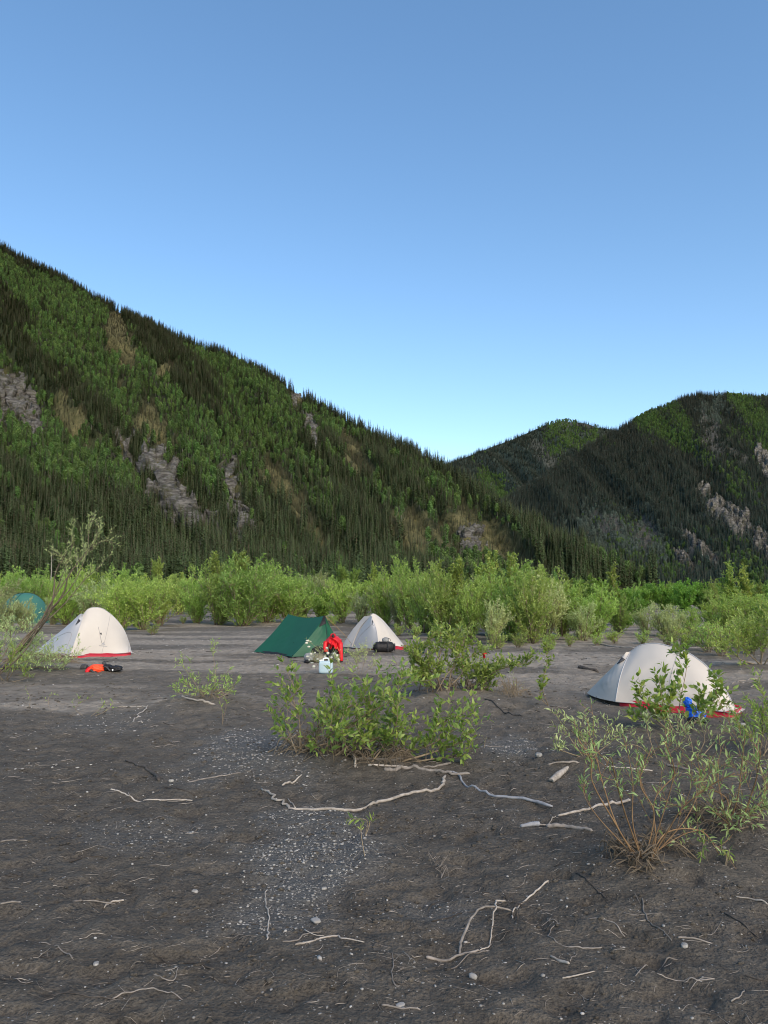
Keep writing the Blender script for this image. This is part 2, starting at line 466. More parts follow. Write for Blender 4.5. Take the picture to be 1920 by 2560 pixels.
# ================================================================== STRUCTURE: hills
def ellmask(lst, u, v):
    m = np.zeros_like(u)
    wob = (fbm((u + v * 0.6) / 16, (v - u * 0.6) / 34, 4, 77, 0.6) - 0.5) * 1.9
    for (cu, cv, ru, rv, ang) in lst:
        a = math.radians(ang); du = u - cu; dv = v - cv
        x = du * math.cos(a) + dv * math.sin(a); y = -du * math.sin(a) + dv * math.cos(a)
        d = np.sqrt((x / ru) ** 2 + (y / rv) ** 2) + wob
        m = np.maximum(m, 1 - sstep(0.55, 1.3, d))
    return m

class Hill:
    def __init__(self, sky, dist, foot, p, amp, u0, u1, nu, nt, seed, slope=1.2, qs=75.0, vs=420.0):
        us = np.linspace(u0, u1, nu)
        vv = np.interp(us, [a for a, b in sky], [b for a, b in sky])
        vv = vv + (fbm(us / 40.0, us * 0, 3, seed + 5) - 0.5) * 8
        dr = np.interp(us, [a for a, b in dist], [b for a, b in dist])
        df = np.interp(us, [a for a, b in foot], [b for a, b in foot])
        R = np.array([ray(u * K, v * K) for u, v in zip(us, vv)])
        az = np.arctan2(R[:, 0], R[:, 1]); te = R[:, 2] / np.hypot(R[:, 0], R[:, 1])
        zr = te * dr + CAMH
        t = np.concatenate([np.linspace(-0.03, 1, nt), np.linspace(1.02, 1.5, 14)])
        d = df[:, None] + (dr - df)[:, None] * t[None, :]
        tt = np.clip(t, 0, 1)[None, :]
        z = zr[:, None] * tt ** p
        z = np.where(t[None, :] > 1, zr[:, None] * (1 - (t[None, :] - 1) * 1.3), z)
        z = np.where(t[None, :] < 0, -2.0, z)
        X = np.sin(az)[:, None] * d; Y = np.cos(az)[:, None] * d
        P = np.stack([X, Y, z], -1)
        ui, vi = project(P)
        q = ui - vi / slope
        env = np.clip(4 * tt * (1 - tt), 0, 1)
        rid = 1 - np.abs(fbm(q / qs, vi / vs, 3, seed) * 2 - 1) * 2
        P[..., 2] += amp * env * rid * d / 800.0 + env * (fbm(X / 40, Y / 40, 3, seed + 2) - 0.5) * amp * 0.5
        self.P, self.us, self.t, self.nt, self.d = P, us, t, nt, d
        self.ui, self.vi = project(P)
        self.rid = rid
        self.area = d * (np.gradient(az)[:, None]) * np.hypot(np.gradient(z, axis=1), np.gradient(d, axis=1))
    def sample(self, n, tmax=1.03):
        """n surface points spread evenly over the slope's area -> world, picture u, v, ridge value"""
        A = np.clip(self.area, 0, None).copy(); A[:, self.t > tmax] = 0; A[:, self.t < 0] = 0
        A = A[:-1, :-1]
        pr = (A / A.sum()).ravel()
        k = rng.choice(len(pr), n, p=pr)
        i, j = np.unravel_index(k, A.shape)
        a = rng.random(n); b = rng.random(n)
        def f(G):
            w = lambda x: x[:, None] if G.ndim == 3 else x
            return (G[i, j] * w((1 - a) * (1 - b)) + G[i + 1, j] * w(a * (1 - b)) + G[i, j + 1] * w((1 - a) * b) + G[i + 1, j + 1] * w(a * b))
        return f(self.P), f(self.ui), f(self.vi), f(self.rid)
    def mesh(self, name, mat, openm):
        mb = MB().grid(self.P)
        return to_mesh(name, mb, mat, attrs={'open': openm(self.ui, self.vi)})

def hill_mat(name, under, under2, op1, op2):
    m, N, L, bs, out = newmat(name)
    tc = N.new('ShaderNodeTexCoord'); ob = tc.outputs['Object']
    n1 = noise(N, L, 0.05, 5, 0.6, ob); n2 = noise(N, L, 0.3, 4, 0.7, ob)
    c = mix_rgb(N, L, ramp(N, L, n1, 0.35, 0.65), under, under2)
    o = mix_rgb(N, L, ramp(N, L, n2, 0.35, 0.65), op1, op2)
    c = mix_rgb(N, L, attr(N, 'open'), c, o)
    L.new(c, bs.inputs['Base Color']); bs.inputs['Roughness'].default_value = 0.95
    bs.inputs['Specular IOR Level'].default_value = 0.1
    bp = N.new('ShaderNodeBump'); bp.inputs['Strength'].default_value = 0.8; bp.inputs['Distance'].default_value = 3.0
    L.new(n2, bp.inputs['Height']); L.new(bp.outputs[0], bs.inputs['Normal'])
    return m
M['hill'] = hill_mat('hillside_soil', (0.03, 0.038, 0.02, 1), (0.05, 0.058, 0.026, 1), (0.07, 0.072, 0.03, 1), (0.14, 0.125, 0.06, 1))
M['far_hill'] = hill_mat('far_hillside_soil', (0.035, 0.048, 0.036, 1), (0.055, 0.07, 0.05, 1), (0.06, 0.06, 0.05, 1), (0.12, 0.115, 0.10, 1))

OPEN_L = [(262, 745, 26, 95, -18), (150, 905, 30, 55, -25), (615, 1060, 22, 75, -38), (686, 1165, 16, 45, -30), (900, 1150, 60, 50, 30), (1030, 1165, 95, 50, 35), (1120, 1215, 60, 30, 35),
          (970, 1008, 34, 12, 40), (760, 975, 22, 45, -35), (640, 860, 18, 26, -20), (690, 865, 22, 12, 35), (790, 1010, 16, 24, -35), (355, 800, 22, 16, 0), (330, 930, 30, 60, -35)]
ROCK_L = [(35, 865, 34, 62, -38), (70, 925, 22, 26, -30), (345, 1030, 30, 70, -32), (395, 1110, 78, 30, 28), (268, 985, 16, 44, -20), (503, 1070, 16, 70, -8), (525, 1125, 18, 34, -30), (670, 925, 13, 40, -15),
          (640, 855, 14, 16, 0), (1020, 1168, 24, 24, 30)]
OPEN_R = [(1540, 935, 26, 60, -10), (1560, 1110, 70, 26, 40), (1600, 1140, 40, 26, 40), (1520, 1192, 56, 16, 42), (1480, 1215, 40, 14, 42), (1650, 1180, 26, 40, -30), (1655, 1010, 16, 30, 0), (1390, 1140, 24, 40, -20), (1590, 980, 24, 10, 30), (1310, 1130, 30, 30, 0)]
ROCK_R = [(1560, 1105, 46, 18, 42), (1598, 1135, 40, 22, 42), (1522, 1192, 46, 9, 44), (1654, 1190, 14, 34, -35), (1478, 1212, 22, 8, 44), (1652, 1005, 12, 26, -20)]

SKY_L = [(-400, 380), (-200, 445), (-60, 508), (0, 538), (100, 588), (200, 646), (300, 695), (400, 737), (500, 780), (600, 826), (680, 876), (760, 920), (850, 968), (950, 1015), (1020, 1060), (1100, 1120), (1200, 1190), (1290, 1246), (1350, 1268), (1420, 1276)]
hill_l = Hill(SKY_L, [(-400, 1250), (0, 1100), (500, 850), (800, 680), (960, 560), (1100, 490), (1290, 410), (1420, 390)],
              [(-400, 235), (400, 235), (800, 262), (1100, 300), (1420, 370)], 1.35, 30.0, -320, 1420, 420, 260, 100)
hill_r = Hill([(700, 1250), (900, 1185), (1000, 1135), (1110, 1070), (1180, 1026), (1264, 972), (1345, 924), (1400, 893), (1480, 860), (1510, 852), (1600, 856), (1680, 862), (1800, 850), (2100, 900)],
              [(700, 1150), (1100, 1300), (1300, 1450), (1500, 1550), (2100, 1500)], [(700, 620), (1300, 700), (1650, 620), (2100, 600)], 1.2, 11.0, 900, 2000, 330, 200, 200, 1.2, 110.0)
hill_f = Hill([(700, 1110), (860, 1040), (975, 998), (1050, 970), (1100, 953), (1150, 930), (1200, 911), (1222, 908), (1255, 911), (1290, 920), (1340, 930), (1450, 960), (1600, 1020)],
              [(700, 2500), (1220, 2700), (1600, 2600)], [(700, 1500), (1600, 1500)], 1.15, 14.0, 860, 1480, 200, 110, 300, 1.2, 90.0)
open_l = lambda u, v: np.maximum(ellmask(OPEN_L, u, v), ellmask(ROCK_L, u, v) * 0.7)
open_r = lambda u, v: np.maximum(ellmask(OPEN_R, u, v), ellmask(ROCK_R, u, v) * 0.8)
open_f = lambda u, v: ellmask([(1240, 915, 45, 7, 5), (1180, 990, 16, 50, -40)], u, v) * 0.6
hills = []
for nm, h, om, lab, mt in (('forested_hill', hill_l, open_l, 'steep forested hillside with rock outcrops sloping down to the right', 'hill'),
                           ('right_mountain', hill_r, open_r, 'dark spruce covered mountain with grey rock bands at right', 'far_hill'),
                           ('distant_hill', hill_f, open_f, 'distant rounded dark hill in the valley gap', 'far_hill')):
    o = obj(nm, h.mesh(nm, M[mt], om)); tag(o, lab, kind='structure')

# ---- rock outcrops: craggy patches standing out of the slope
m, N, L, bs, out = newmat('crag_rock')
tc = N.new('ShaderNodeTexCoord'); ob = tc.outputs['Object']
mp = N.new('ShaderNodeMapping'); mp.inputs['Rotation'].default_value = (0.3, 0.7, 0.4); mp.inputs['Scale'].default_value = (0.7, 0.7, 3); L.new(ob, mp.inputs['Vector'])
n1 = noise(N, L, 0.2, 8, 0.8, mp.outputs[0]); n2 = noise(N, L, 0.25, 6, 0.75, ob)
c = mix_rgb(N, L, ramp(N, L, n1, 0.42, 0.60), (0.035, 0.032, 0.027, 1), (0.20, 0.193, 0.175, 1))
c = mix_rgb(N, L, ramp(N, L, n2, 0.50, 0.60), c, (0.06, 0.062, 0.03, 1))
L.new(c, bs.inputs['Base Color']); bs.inputs['Roughness'].default_value = 0.9
bp = N.new('ShaderNodeBump'); bp.inputs['Strength'].default_value = 1.0; bp.inputs['Distance'].default_value = 2.0
L.new(n1, bp.inputs['Height']); L.new(bp.outputs[0], bs.inputs['Normal'])
M['rock'] = m

def crag(h, e, label, seed, height, group=None):
    cu, cv, ru, rv, ang = e
    R = max(ru, rv) * 1.5
    sel = (h.ui > cu - R) & (h.ui < cu + R) & (h.vi > cv - R) & (h.vi < cv + R) & (h.t[None, :] < 1.0) & (h.t[None, :] > 0)
    if sel.sum() < 9: return
    ii, jj = np.where(sel)
    i0, i1, j0, j1 = ii.min(), ii.max(), jj.min(), jj.max()
    a = np.linspace(i0, i1, 64); b = np.linspace(j0, j1, 72)
    A, B = np.meshgrid(a, b, indexing='ij')
    ia = np.clip(A.astype(int), 0, h.P.shape[0] - 2); jb = np.clip(B.astype(int), 0, h.P.shape[1] - 2)
    fa = (A - ia); fb = (B - jb)
    def f(G):
        w = (lambda x: x[..., None]) if G.ndim == 3 else (lambda x: x)
        return G[ia, jb] * w((1 - fa) * (1 - fb)) + G[ia + 1, jb] * w(fa * (1 - fb)) + G[ia, jb + 1] * w((1 - fa) * fb) + G[ia + 1, jb + 1] * w(fa * fb)
    P = f(h.P); U = f(h.ui); Vv = f(h.vi)
    mk = ellmask([(cu, cv, ru * 1.25, rv * 1.25, ang)], U, Vv)
    mk = mk * (0.25 + 0.75 * sstep(0.36, 0.50, fbm(U / 11, Vv / 11, 3, seed + 50)))
    Nn = np.cross(np.gradient(P, axis=0), np.gradient(P, axis=1)); Nn /= np.linalg.norm(Nn, axis=2, keepdims=True) + 1e-9
    Nn *= np.sign((Nn * (np.array([0, 0, 40.0]) - P)).sum(-1, keepdims=True))
    x, y, z = P[..., 0], P[..., 1], P[..., 2]
    cr = fbm((x + z) / 7, (y - z * 0.6) / 5, 5, seed, 0.68)
    led = ((z * 0.8 - x * 0.6 + cr * 9) / 6.0) % 1
    off = height * ((mk * 1.3 - 0.5) + (cr - 0.5) * 2.6 + led * 0.9 * mk) - 0.4
    V = P + Nn * off[..., None] + np.array([0, 0, 1.0]) * (mk * (cr - 0.45) * height * 0.9)[..., None]
    keep = mk > 0.02
    idx = np.arange(V.shape[0] * V.shape[1]).reshape(V.shape[:2])
    q = keep[:-1, :-1] | keep[1:, :-1] | keep[1:, 1:] | keep[:-1, 1:]
    Q = np.stack([idx[:-1, :-1], idx[1:, :-1], idx[1:, 1:], idx[:-1, 1:]], -1)[q]
    if len(Q) < 4: return
    used = np.unique(Q); re = np.zeros(idx.size, int); re[used] = np.arange(len(used))
    base = V.reshape(-1, 3)[used].mean(0)
    mb = MB().add(V.reshape(-1, 3)[used], None, re[Q])
    o = obj('rock_outcrop', to_mesh('rock_outcrop', mb, M['rock'], False, origin=base), None, base)
    tag(o, label, 'rock outcrop', group)

labs_l = ['grey rock outcrop high on the slope at the left edge of the photo', 'lower tail of the grey outcrop near the left edge', 'tall grey crag in the middle of the wooded slope',
          'broad slanting rock face above the spruces left of the green tent', 'narrow brown crag just left of the tall grey crag', 'thin vertical rock rib right of the broad rock face',
          'small rock at the foot of the thin vertical rib', 'pinkish bare rock scar high on the slope near the skyline', 'small pale scar just under the skyline trees', 'pale rock patch on the dry brown slope low on the hill']
for k, e in enumerate(ROCK_L): crag(hill_l, e, labs_l[k], 400 + k, 3.6 if k < 7 else 2.0)
labs_r = ['long grey rock band crossing the right mountain', 'lower end of the long grey rock band on the right mountain', 'thin pale rock ledge below the grey band on the right mountain',
          'rock face at the right edge low on the mountain', 'small rock ledge left of the thin pale ledge', 'small grey rock at the right edge halfway up the mountain']
for k, e in enumerate(ROCK_R): crag(hill_r, e, labs_r[k], 500 + k, 4.5)

# ================================================================== trees for the hills
def leaf_quads(mb, p, d, n, L_, W, tint, fold=0.12):
    """2-triangle leaves: base p, direction d, normal n"""
    s = np.cross(d, n); s /= np.linalg.norm(s, axis=1, keepdims=True) + 1e-9
    n = np.cross(s, d)
    k = len(p); L_ = np.broadcast_to(L_, (k,))[:, None]; W = np.broadcast_to(W, (k,))[:, None]
    V = np.stack([p, p + d * L_ * 0.45 + s * W / 2 + n * L_ * fold, p + d * L_, p + d * L_ * 0.45 - s * W / 2 + n * L_ * fold], 1)
    b = np.arange(k)[:, None] * 4
    T = np.stack([b + np.array([[0, 1, 2]]), b + np.array([[0, 2, 3]])], 1).reshape(-1, 3)
    mb.add(V.reshape(-1, 3), T, None, np.repeat(tint, 4))

def unit(v): return v / (np.linalg.norm(v, axis=-1, keepdims=True) + 1e-9)

def spruce(r, h=15.0, R=1.7, levels=34, per=7, bare=0.06, ragged=0.35):
    tr = MB().tube([(0, 0, -0.6), (0.03, 0, h * 0.5), (0, 0.02, h * 0.99)], [0.17, 0.11, 0.015], 5)
    cr = MB()
    t = np.repeat(np.linspace(bare, 0.985, levels), per) + r.normal(0, 0.008, levels * per)
    k = len(t)
    az = r.random(k) * 2 * math.pi
    rad = R * np.clip(1.0 - t, 0, 1) ** 0.72 * (1 - ragged * r.random(k)) * (0.55 + 0.45 * sstep(0.0, 0.18, t)) + 0.10
    clump = 0.75 + 0.5 * vnoise(az * 1.1, t * 9, int(r.integers(1000)))
    rad = rad * clump
    d = np.stack([np.cos(az), np.sin(az), np.zeros(k)], -1)
    droop = -0.32 - 0.25 * r.random(k)
    d1 = unit(d + np.array([0, 0, 1.0]) * droop[:, None])
    base = np.stack([np.zeros(k), np.zeros(k), t * h], -1)
    n = unit(np.array([0, 0, 1.0]) + d * 0.3 + r.normal(0, 0.25, (k, 3)))
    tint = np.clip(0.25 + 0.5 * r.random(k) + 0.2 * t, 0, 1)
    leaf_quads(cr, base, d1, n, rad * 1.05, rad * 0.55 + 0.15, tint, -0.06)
    s = np.cross(d, [0, 0, 1.0])
    for sg in (-1, 1):
        leaf_quads(cr, base + d1 * (rad * 0.35)[:, None], unit(d1 * 0.8 + s * sg * 0.7), n, rad * 0.55, rad * 0.26 + 0.06, tint, -0.05)
    return tr, cr

def broadleaf(r, h=11.0, R=1.9, nq=330, trunk_r=0.10):
    tr = MB().tube([(0, 0, -0.5), (0.1, 0, h * 0.35), (-0.05, 0.1, h * 0.7), (0.1, 0, h * 0.92)], [trunk_r, trunk_r * 0.8, trunk_r * 0.5, 0.02], 5)
    cr = MB()
    lob = [(0, 0, h * 0.68, R * 0.75, h * 0.3)]
    for i in range(9):
        a = r.random() * 6.28; q = r.random() * R * 0.62; zz = h * (0.36 + 0.55 * r.random())
        sh = 1 - abs(zz / h - 0.55) * 1.0
        lob.append((math.cos(a) * q * sh, math.sin(a) * q * sh, zz, R * (0.34 + 0.22 * r.random()), R * (0.4 + 0.3 * r.random())))
    w = np.array([l[3] ** 2 * l[4] for l in lob]) ** 0.66; w /= w.sum()
    k = r.choice(len(lob), nq, p=w)
    lb = np.array(lob)[k]
    v = unit(r.normal(0, 1, (nq, 3))); rr = (0.55 + 0.5 * r.random(nq))[:, None]
    p = lb[:, :3] + v * rr * np.stack([lb[:, 3], lb[:, 3], lb[:, 4]], -1)
    d = unit(v * 0.4 + r.normal(0, 0.8, (nq, 3)) + np.array([0, 0, -0.25]))
    n = unit(v + np.array([0, 0, 0.6]) + r.normal(0, 0.4, (nq, 3)))
    sz = R * (0.30 + 0.22 * r.random(nq))
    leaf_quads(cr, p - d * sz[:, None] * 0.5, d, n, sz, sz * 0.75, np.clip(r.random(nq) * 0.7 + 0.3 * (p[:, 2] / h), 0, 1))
    return tr, cr

src = bpy.data.collections.new('forest_sources')         # shared tree meshes, not linked to the scene
def source(name, tr, cr, bark, leaf):
    mb = MB(); V, T, Q, A = tr.data(); mb.add(V, T, Q, A); nt = len(T); V2, T2, Q2, A2 = cr.data(); mb.add(V2, T2, Q2, A2)
    me = to_mesh(name, mb, M[bark], False); me.materials.append(M[leaf])
    # faces: triangles first (trunk, crown), then quads (trunk)
    mi = np.concatenate([np.zeros(len(T), int), np.ones(len(T2), int), np.zeros(len(Q), int), np.ones(len(Q2), int)])
    me.polygons.foreach_set('material_index', mi.astype(np.int32))
    o = bpy.data.objects.new(name, me); src.objects.link(o)
    return o
order = []
def add_src(name, *a):
    source(name, *a); order.append(name)
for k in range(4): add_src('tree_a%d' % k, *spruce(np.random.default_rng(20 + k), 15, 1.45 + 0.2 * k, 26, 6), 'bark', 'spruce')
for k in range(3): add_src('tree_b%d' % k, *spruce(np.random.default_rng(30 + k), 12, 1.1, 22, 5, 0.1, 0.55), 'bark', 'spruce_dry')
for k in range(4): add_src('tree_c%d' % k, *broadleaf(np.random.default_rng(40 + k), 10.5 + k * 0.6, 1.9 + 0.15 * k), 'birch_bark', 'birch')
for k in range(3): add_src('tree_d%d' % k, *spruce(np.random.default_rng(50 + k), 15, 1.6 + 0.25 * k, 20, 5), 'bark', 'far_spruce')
for k in range(2): add_src('tree_e%d' % k, *broadleaf(np.random.default_rng(60 + k), 10, 1.9, 200), 'birch_bark', 'grey_birch')

gn = bpy.data.node_groups.new('scatter_trees', 'GeometryNodeTree')
gn.interface.new_socket('Geometry', in_out='INPUT', socket_type='NodeSocketGeometry')
gn.interface.new_socket('Geometry', in_out='OUTPUT', socket_type='NodeSocketGeometry')
gi = gn.nodes.new('NodeGroupInput'); go = gn.nodes.new('NodeGroupOutput')
iop = gn.nodes.new('GeometryNodeInstanceOnPoints')
ci = gn.nodes.new('GeometryNodeCollectionInfo'); ci.inputs['Collection'].default_value = src
ci.inputs['Separate Children'].default_value = True; ci.inputs['Reset Children'].default_value = True
def named(nm, typ):
    n = gn.nodes.new('GeometryNodeInputNamedAttribute'); n.data_type = typ; n.inputs['Name'].default_value = nm
    return n.outputs[0]
gn.links.new(gi.outputs[0], iop.inputs['Points']); gn.links.new(ci.outputs[0], iop.inputs['Instance'])
iop.inputs['Pick Instance'].default_value = True
gn.links.new(named('idx', 'INT'), iop.inputs['Instance Index'])
e2r = gn.nodes.new('FunctionNodeEulerToRotation'); gn.links.new(named('rot', 'FLOAT_VECTOR'), e2r.inputs[0])
gn.links.new(e2r.outputs[0], iop.inputs['Rotation'])
gn.links.new(named('scl', 'FLOAT_VECTOR'), iop.inputs['Scale'])
gn.links.new(iop.outputs[0], go.inputs[0])

def scatter(name, P, idx, scl, label):
    me = bpy.data.meshes.new(name); n = len(P)
    me.vertices.add(n); me.vertices.foreach_set('co', np.asarray(P, np.float32).ravel())
    a = me.attributes.new('idx', 'INT', 'POINT'); a.data.foreach_set('value', np.asarray(idx, np.int32))
    rot = np.stack([rng.normal(0, 0.03, n), rng.normal(0, 0.03, n), rng.random(n) * 6.283], -1)
    a = me.attributes.new('rot', 'FLOAT_VECTOR', 'POINT'); a.data.foreach_set('vector', rot.astype(np.float32).ravel())
    a = me.attributes.new('scl', 'FLOAT_VECTOR', 'POINT'); a.data.foreach_set('vector', np.asarray(scl, np.float32).ravel())
    o = obj(name, me); md = o.modifiers.new('scatter', 'NODES'); md.node_group = gn
    tag(o, label, 'forest', kind='stuff')
    return o

ia = lambda pre: np.array([i for i, n in enumerate(sorted(order)) if n.startswith(pre)])
def pick(kinds):                                   # kinds: array of letters
    out = np.zeros(len(kinds), int)
    for l in 'abcde':
        s = kinds == l
        if s.any(): out[s] = rng.choice(ia('tree_' + l), s.sum())
    return out

# left hillside
P, U, V, RD = hill_l.sample(90000)
q = U - V / 1.2
nz = fbm(q / 60, V / 170, 3, 900) + 0.18 * (fbm(U / 22, V / 22, 2, 901) - 0.5) - 0.10 * RD
low = sstep(1020, 1130, V) * (1 - sstep(560, 760, U))
top = sstep(0, 1, 1 - np.abs(V - np.interp(U, [a for a, b in SKY_L], [b for a, b in SKY_L])) / 22)
op = open_l(U, V); rk = ellmask(ROCK_L, U, V)
kind = np.where(nz + 0.17 * (V < 950) - 0.28 * low - 0.3 * top + 0.06 * (U > 700) > 0.47 + 0.055 * rng.normal(0, 1, len(U)), 'c', 'a')
kind = np.where((kind == 'c') & (rng.random(len(U)) < 0.16), 'a', kind)
dryz = op + 0.5 * ellmask([(a, b, c * 1.8, d * 1.6, e) for a, b, c, d, e in OPEN_L + ROCK_L], U, V)
kind = np.where(dryz > rng.random(len(U)) * 1.1 + 0.1, 'b', kind)
keep = rng.random(len(U)) > np.clip(op * 0.45 + rk * 0.8, 0, 0.94)
keep &= (P[:, 2] > 0.3)
keep &= ~((kind == 'c') & (rng.random(len(U)) < 0.45))           # broadleaf crowns are wider: fewer of them
s = 0.36 + 0.56 * rng.random(len(U)) ** 1.3
s = np.where(kind == 'b', s * 0.62, s); s = np.where(kind == 'c', s * 0.92, s)
s = np.where((top > 0.3) & (kind == 'a'), s * 1.12, s)
wid = 0.85 + 0.4 * rng.random(len(U))
P, kind, s, wid = P[keep], kind[keep], s[keep], wid[keep]
# spires along the skyline
Ps, Us, Vs, _ = hill_l.sample(120000)
top2 = (np.abs(Vs - np.interp(Us, [a for a, b in SKY_L], [b for a, b in SKY_L])) < 9) & (Us > -30) & (fbm(Us / 14, Us * 0, 2, 930) > 0.46)
ks = np.where(top2)[0]; ks = rng.choice(ks, min(len(ks), 520), replace=False)
P = np.vstack([P, Ps[ks]]); kind = np.concatenate([kind, np.full(len(ks), 'a')]); s2 = 0.5 + 0.55 * rng.random(len(ks))
s = np.concatenate([s, s2]); wid = np.concatenate([wid, 0.8 + 0.3 * rng.random(len(ks))])
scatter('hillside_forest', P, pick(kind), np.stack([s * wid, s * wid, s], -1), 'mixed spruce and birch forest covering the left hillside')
# right mountain
P, U, V, RD = hill_r.sample(68000)
vis = U > 960
nz = fbm((U - V / 1.2) / 70, V / 150, 3, 910)
grey = ellmask([(1300, 1160, 55, 55, -30), (1400, 1170, 36, 60, -30), (1240, 1180, 30, 30, 0), (1545, 900, 30, 30, 0)], U, V)
kind = np.where(grey * 0.75 > rng.random(len(U)), 'e', np.where((nz > 0.70 + 0.08 * rng.normal(0, 1, len(U))) | ((U > 1570) & (V < 1110) & (nz > 0.57 + 0.08 * rng.normal(0, 1, len(U)))), 'c', 'd'))
keep = vis & (rng.random(len(U)) > np.clip(open_r(U, V) * 0.7 + ellmask(ROCK_R, U, V) * 0.8, 0, 0.97)) & (P[:, 2] > 0.5)
s = 0.42 + 0.5 * rng.random(len(U)) ** 1.3; wid = 1.0 + 0.4 * rng.random(len(U)); s = np.where(kind == 'c', s * 0.8, s)
P, kind, s, wid = P[keep], kind[keep], s[keep], wid[keep]
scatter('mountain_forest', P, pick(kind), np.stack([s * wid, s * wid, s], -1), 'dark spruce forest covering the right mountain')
# distant hill
P, U, V, RD = hill_f.sample(22000)
nz = fbm(U / 40, V / 40, 3, 920)
kind = np.where(nz > 0.66 + 0.06 * rng.normal(0, 1, len(U)), 'c', 'd')
keep = rng.random(len(U)) > open_f(U, V) * 0.6
s = 0.7 + 0.5 * rng.random(len(U))
P, kind, s = P[keep], kind[keep], s[keep]
scatter('distant_forest', P, pick(kind), np.stack([s * 1.25, s * 1.25, s], -1), 'spruce forest covering the distant hill')

# ================================================================== plants
def crom(pts, n):
    P = np.asarray(pts, float)
    if len(P) == 2: return P[0] + (P[1] - P[0]) * np.linspace(0, 1, n)[:, None]
    A = np.vstack([2 * P[0] - P[1], P, 2 * P[-1] - P[-2]])
    seg = len(P) - 1
    t = np.linspace(0, seg - 1e-6, n); i = t.astype(int); f = (t - i)[:, None]
    p0, p1, p2, p3 = A[i], A[i + 1], A[i + 2], A[i + 3]
    return 0.5 * ((2 * p1) + (-p0 + p2) * f + (2 * p0 - 5 * p1 + 4 * p2 - p3) * f ** 2 + (-p0 + 3 * p1 - 3 * p2 + p3) * f ** 3)

def leaves_on(r, lines, per_m, spread=0.9, up=0.25, start=0.15):
    """leaf base, direction, normal along polylines (alternate, pointing forward and out)"""
    Ps, Ds, Ns = [], [], []
    for ln in lines:
        seg = np.linalg.norm(np.diff(ln, axis=0), axis=1); tot = seg.sum()
        n = max(2, int(tot * per_m))
        t = np.sort(start + (1 - start) * r.random(n)) * tot
        cum = np.concatenate([[0], np.cumsum(seg)])
        i = np.clip(np.searchsorted(cum, t) - 1, 0, len(seg) - 1); f = ((t - cum[i]) / (seg[i] + 1e-9))[:, None]
        p = ln[i] * (1 - f) + ln[i + 1] * f
        tan = unit(ln[i + 1] - ln[i])
        rnd = r.normal(0, 1, (n, 3)); rnd -= tan * (rnd * tan).sum(1, keepdims=True); rnd = unit(rnd)
        d = unit(tan * 0.75 + rnd * spread + np.array([0, 0, up]))
        nn = unit(np.array([0, 0, 1.0]) + r.normal(0, 0.55, (n, 3)) + tan * 0.3)
        Ps.append(p); Ds.append(d); Ns.append(nn)
    return np.vstack(Ps), np.vstack(Ds), np.vstack(Ns)

def leaf_full(mb, p, d, n, L_, W, tint, curl=0.18):
    """8-vertex curved leaves for plants seen close"""
    s = np.cross(d, n); s = unit(s); n = np.cross(s, d)
    k = len(p); L_ = np.broadcast_to(L_, (k,))[:, None]; W = np.broadcast_to(W, (k,))[:, None]
    def c(t, w, up): return p + d * L_ * t + s * W * w + n * L_ * up
    V = np.stack([p, c(.33, -.5, .02), c(.33, 0, -.02), c(.33, .5, .02), c(.68, -.36, -.03), c(.68, 0, -.07), c(.68, .36, -.03), c(1, 0, -curl)], 1)
    b = np.arange(k)[:, None]
    T = np.array([[0, 1, 2], [0, 2, 3], [4, 7, 5], [5, 7, 6]]); Qd = np.array([[1, 4, 5, 2], [2, 5, 6, 3]])
    mb.add(V.reshape(-1, 3), (b[:, :, None] * 8 + T[None]).reshape(-1, 3), (b[:, :, None] * 8 + Qd[None]).reshape(-1, 4), np.repeat(tint, 8))

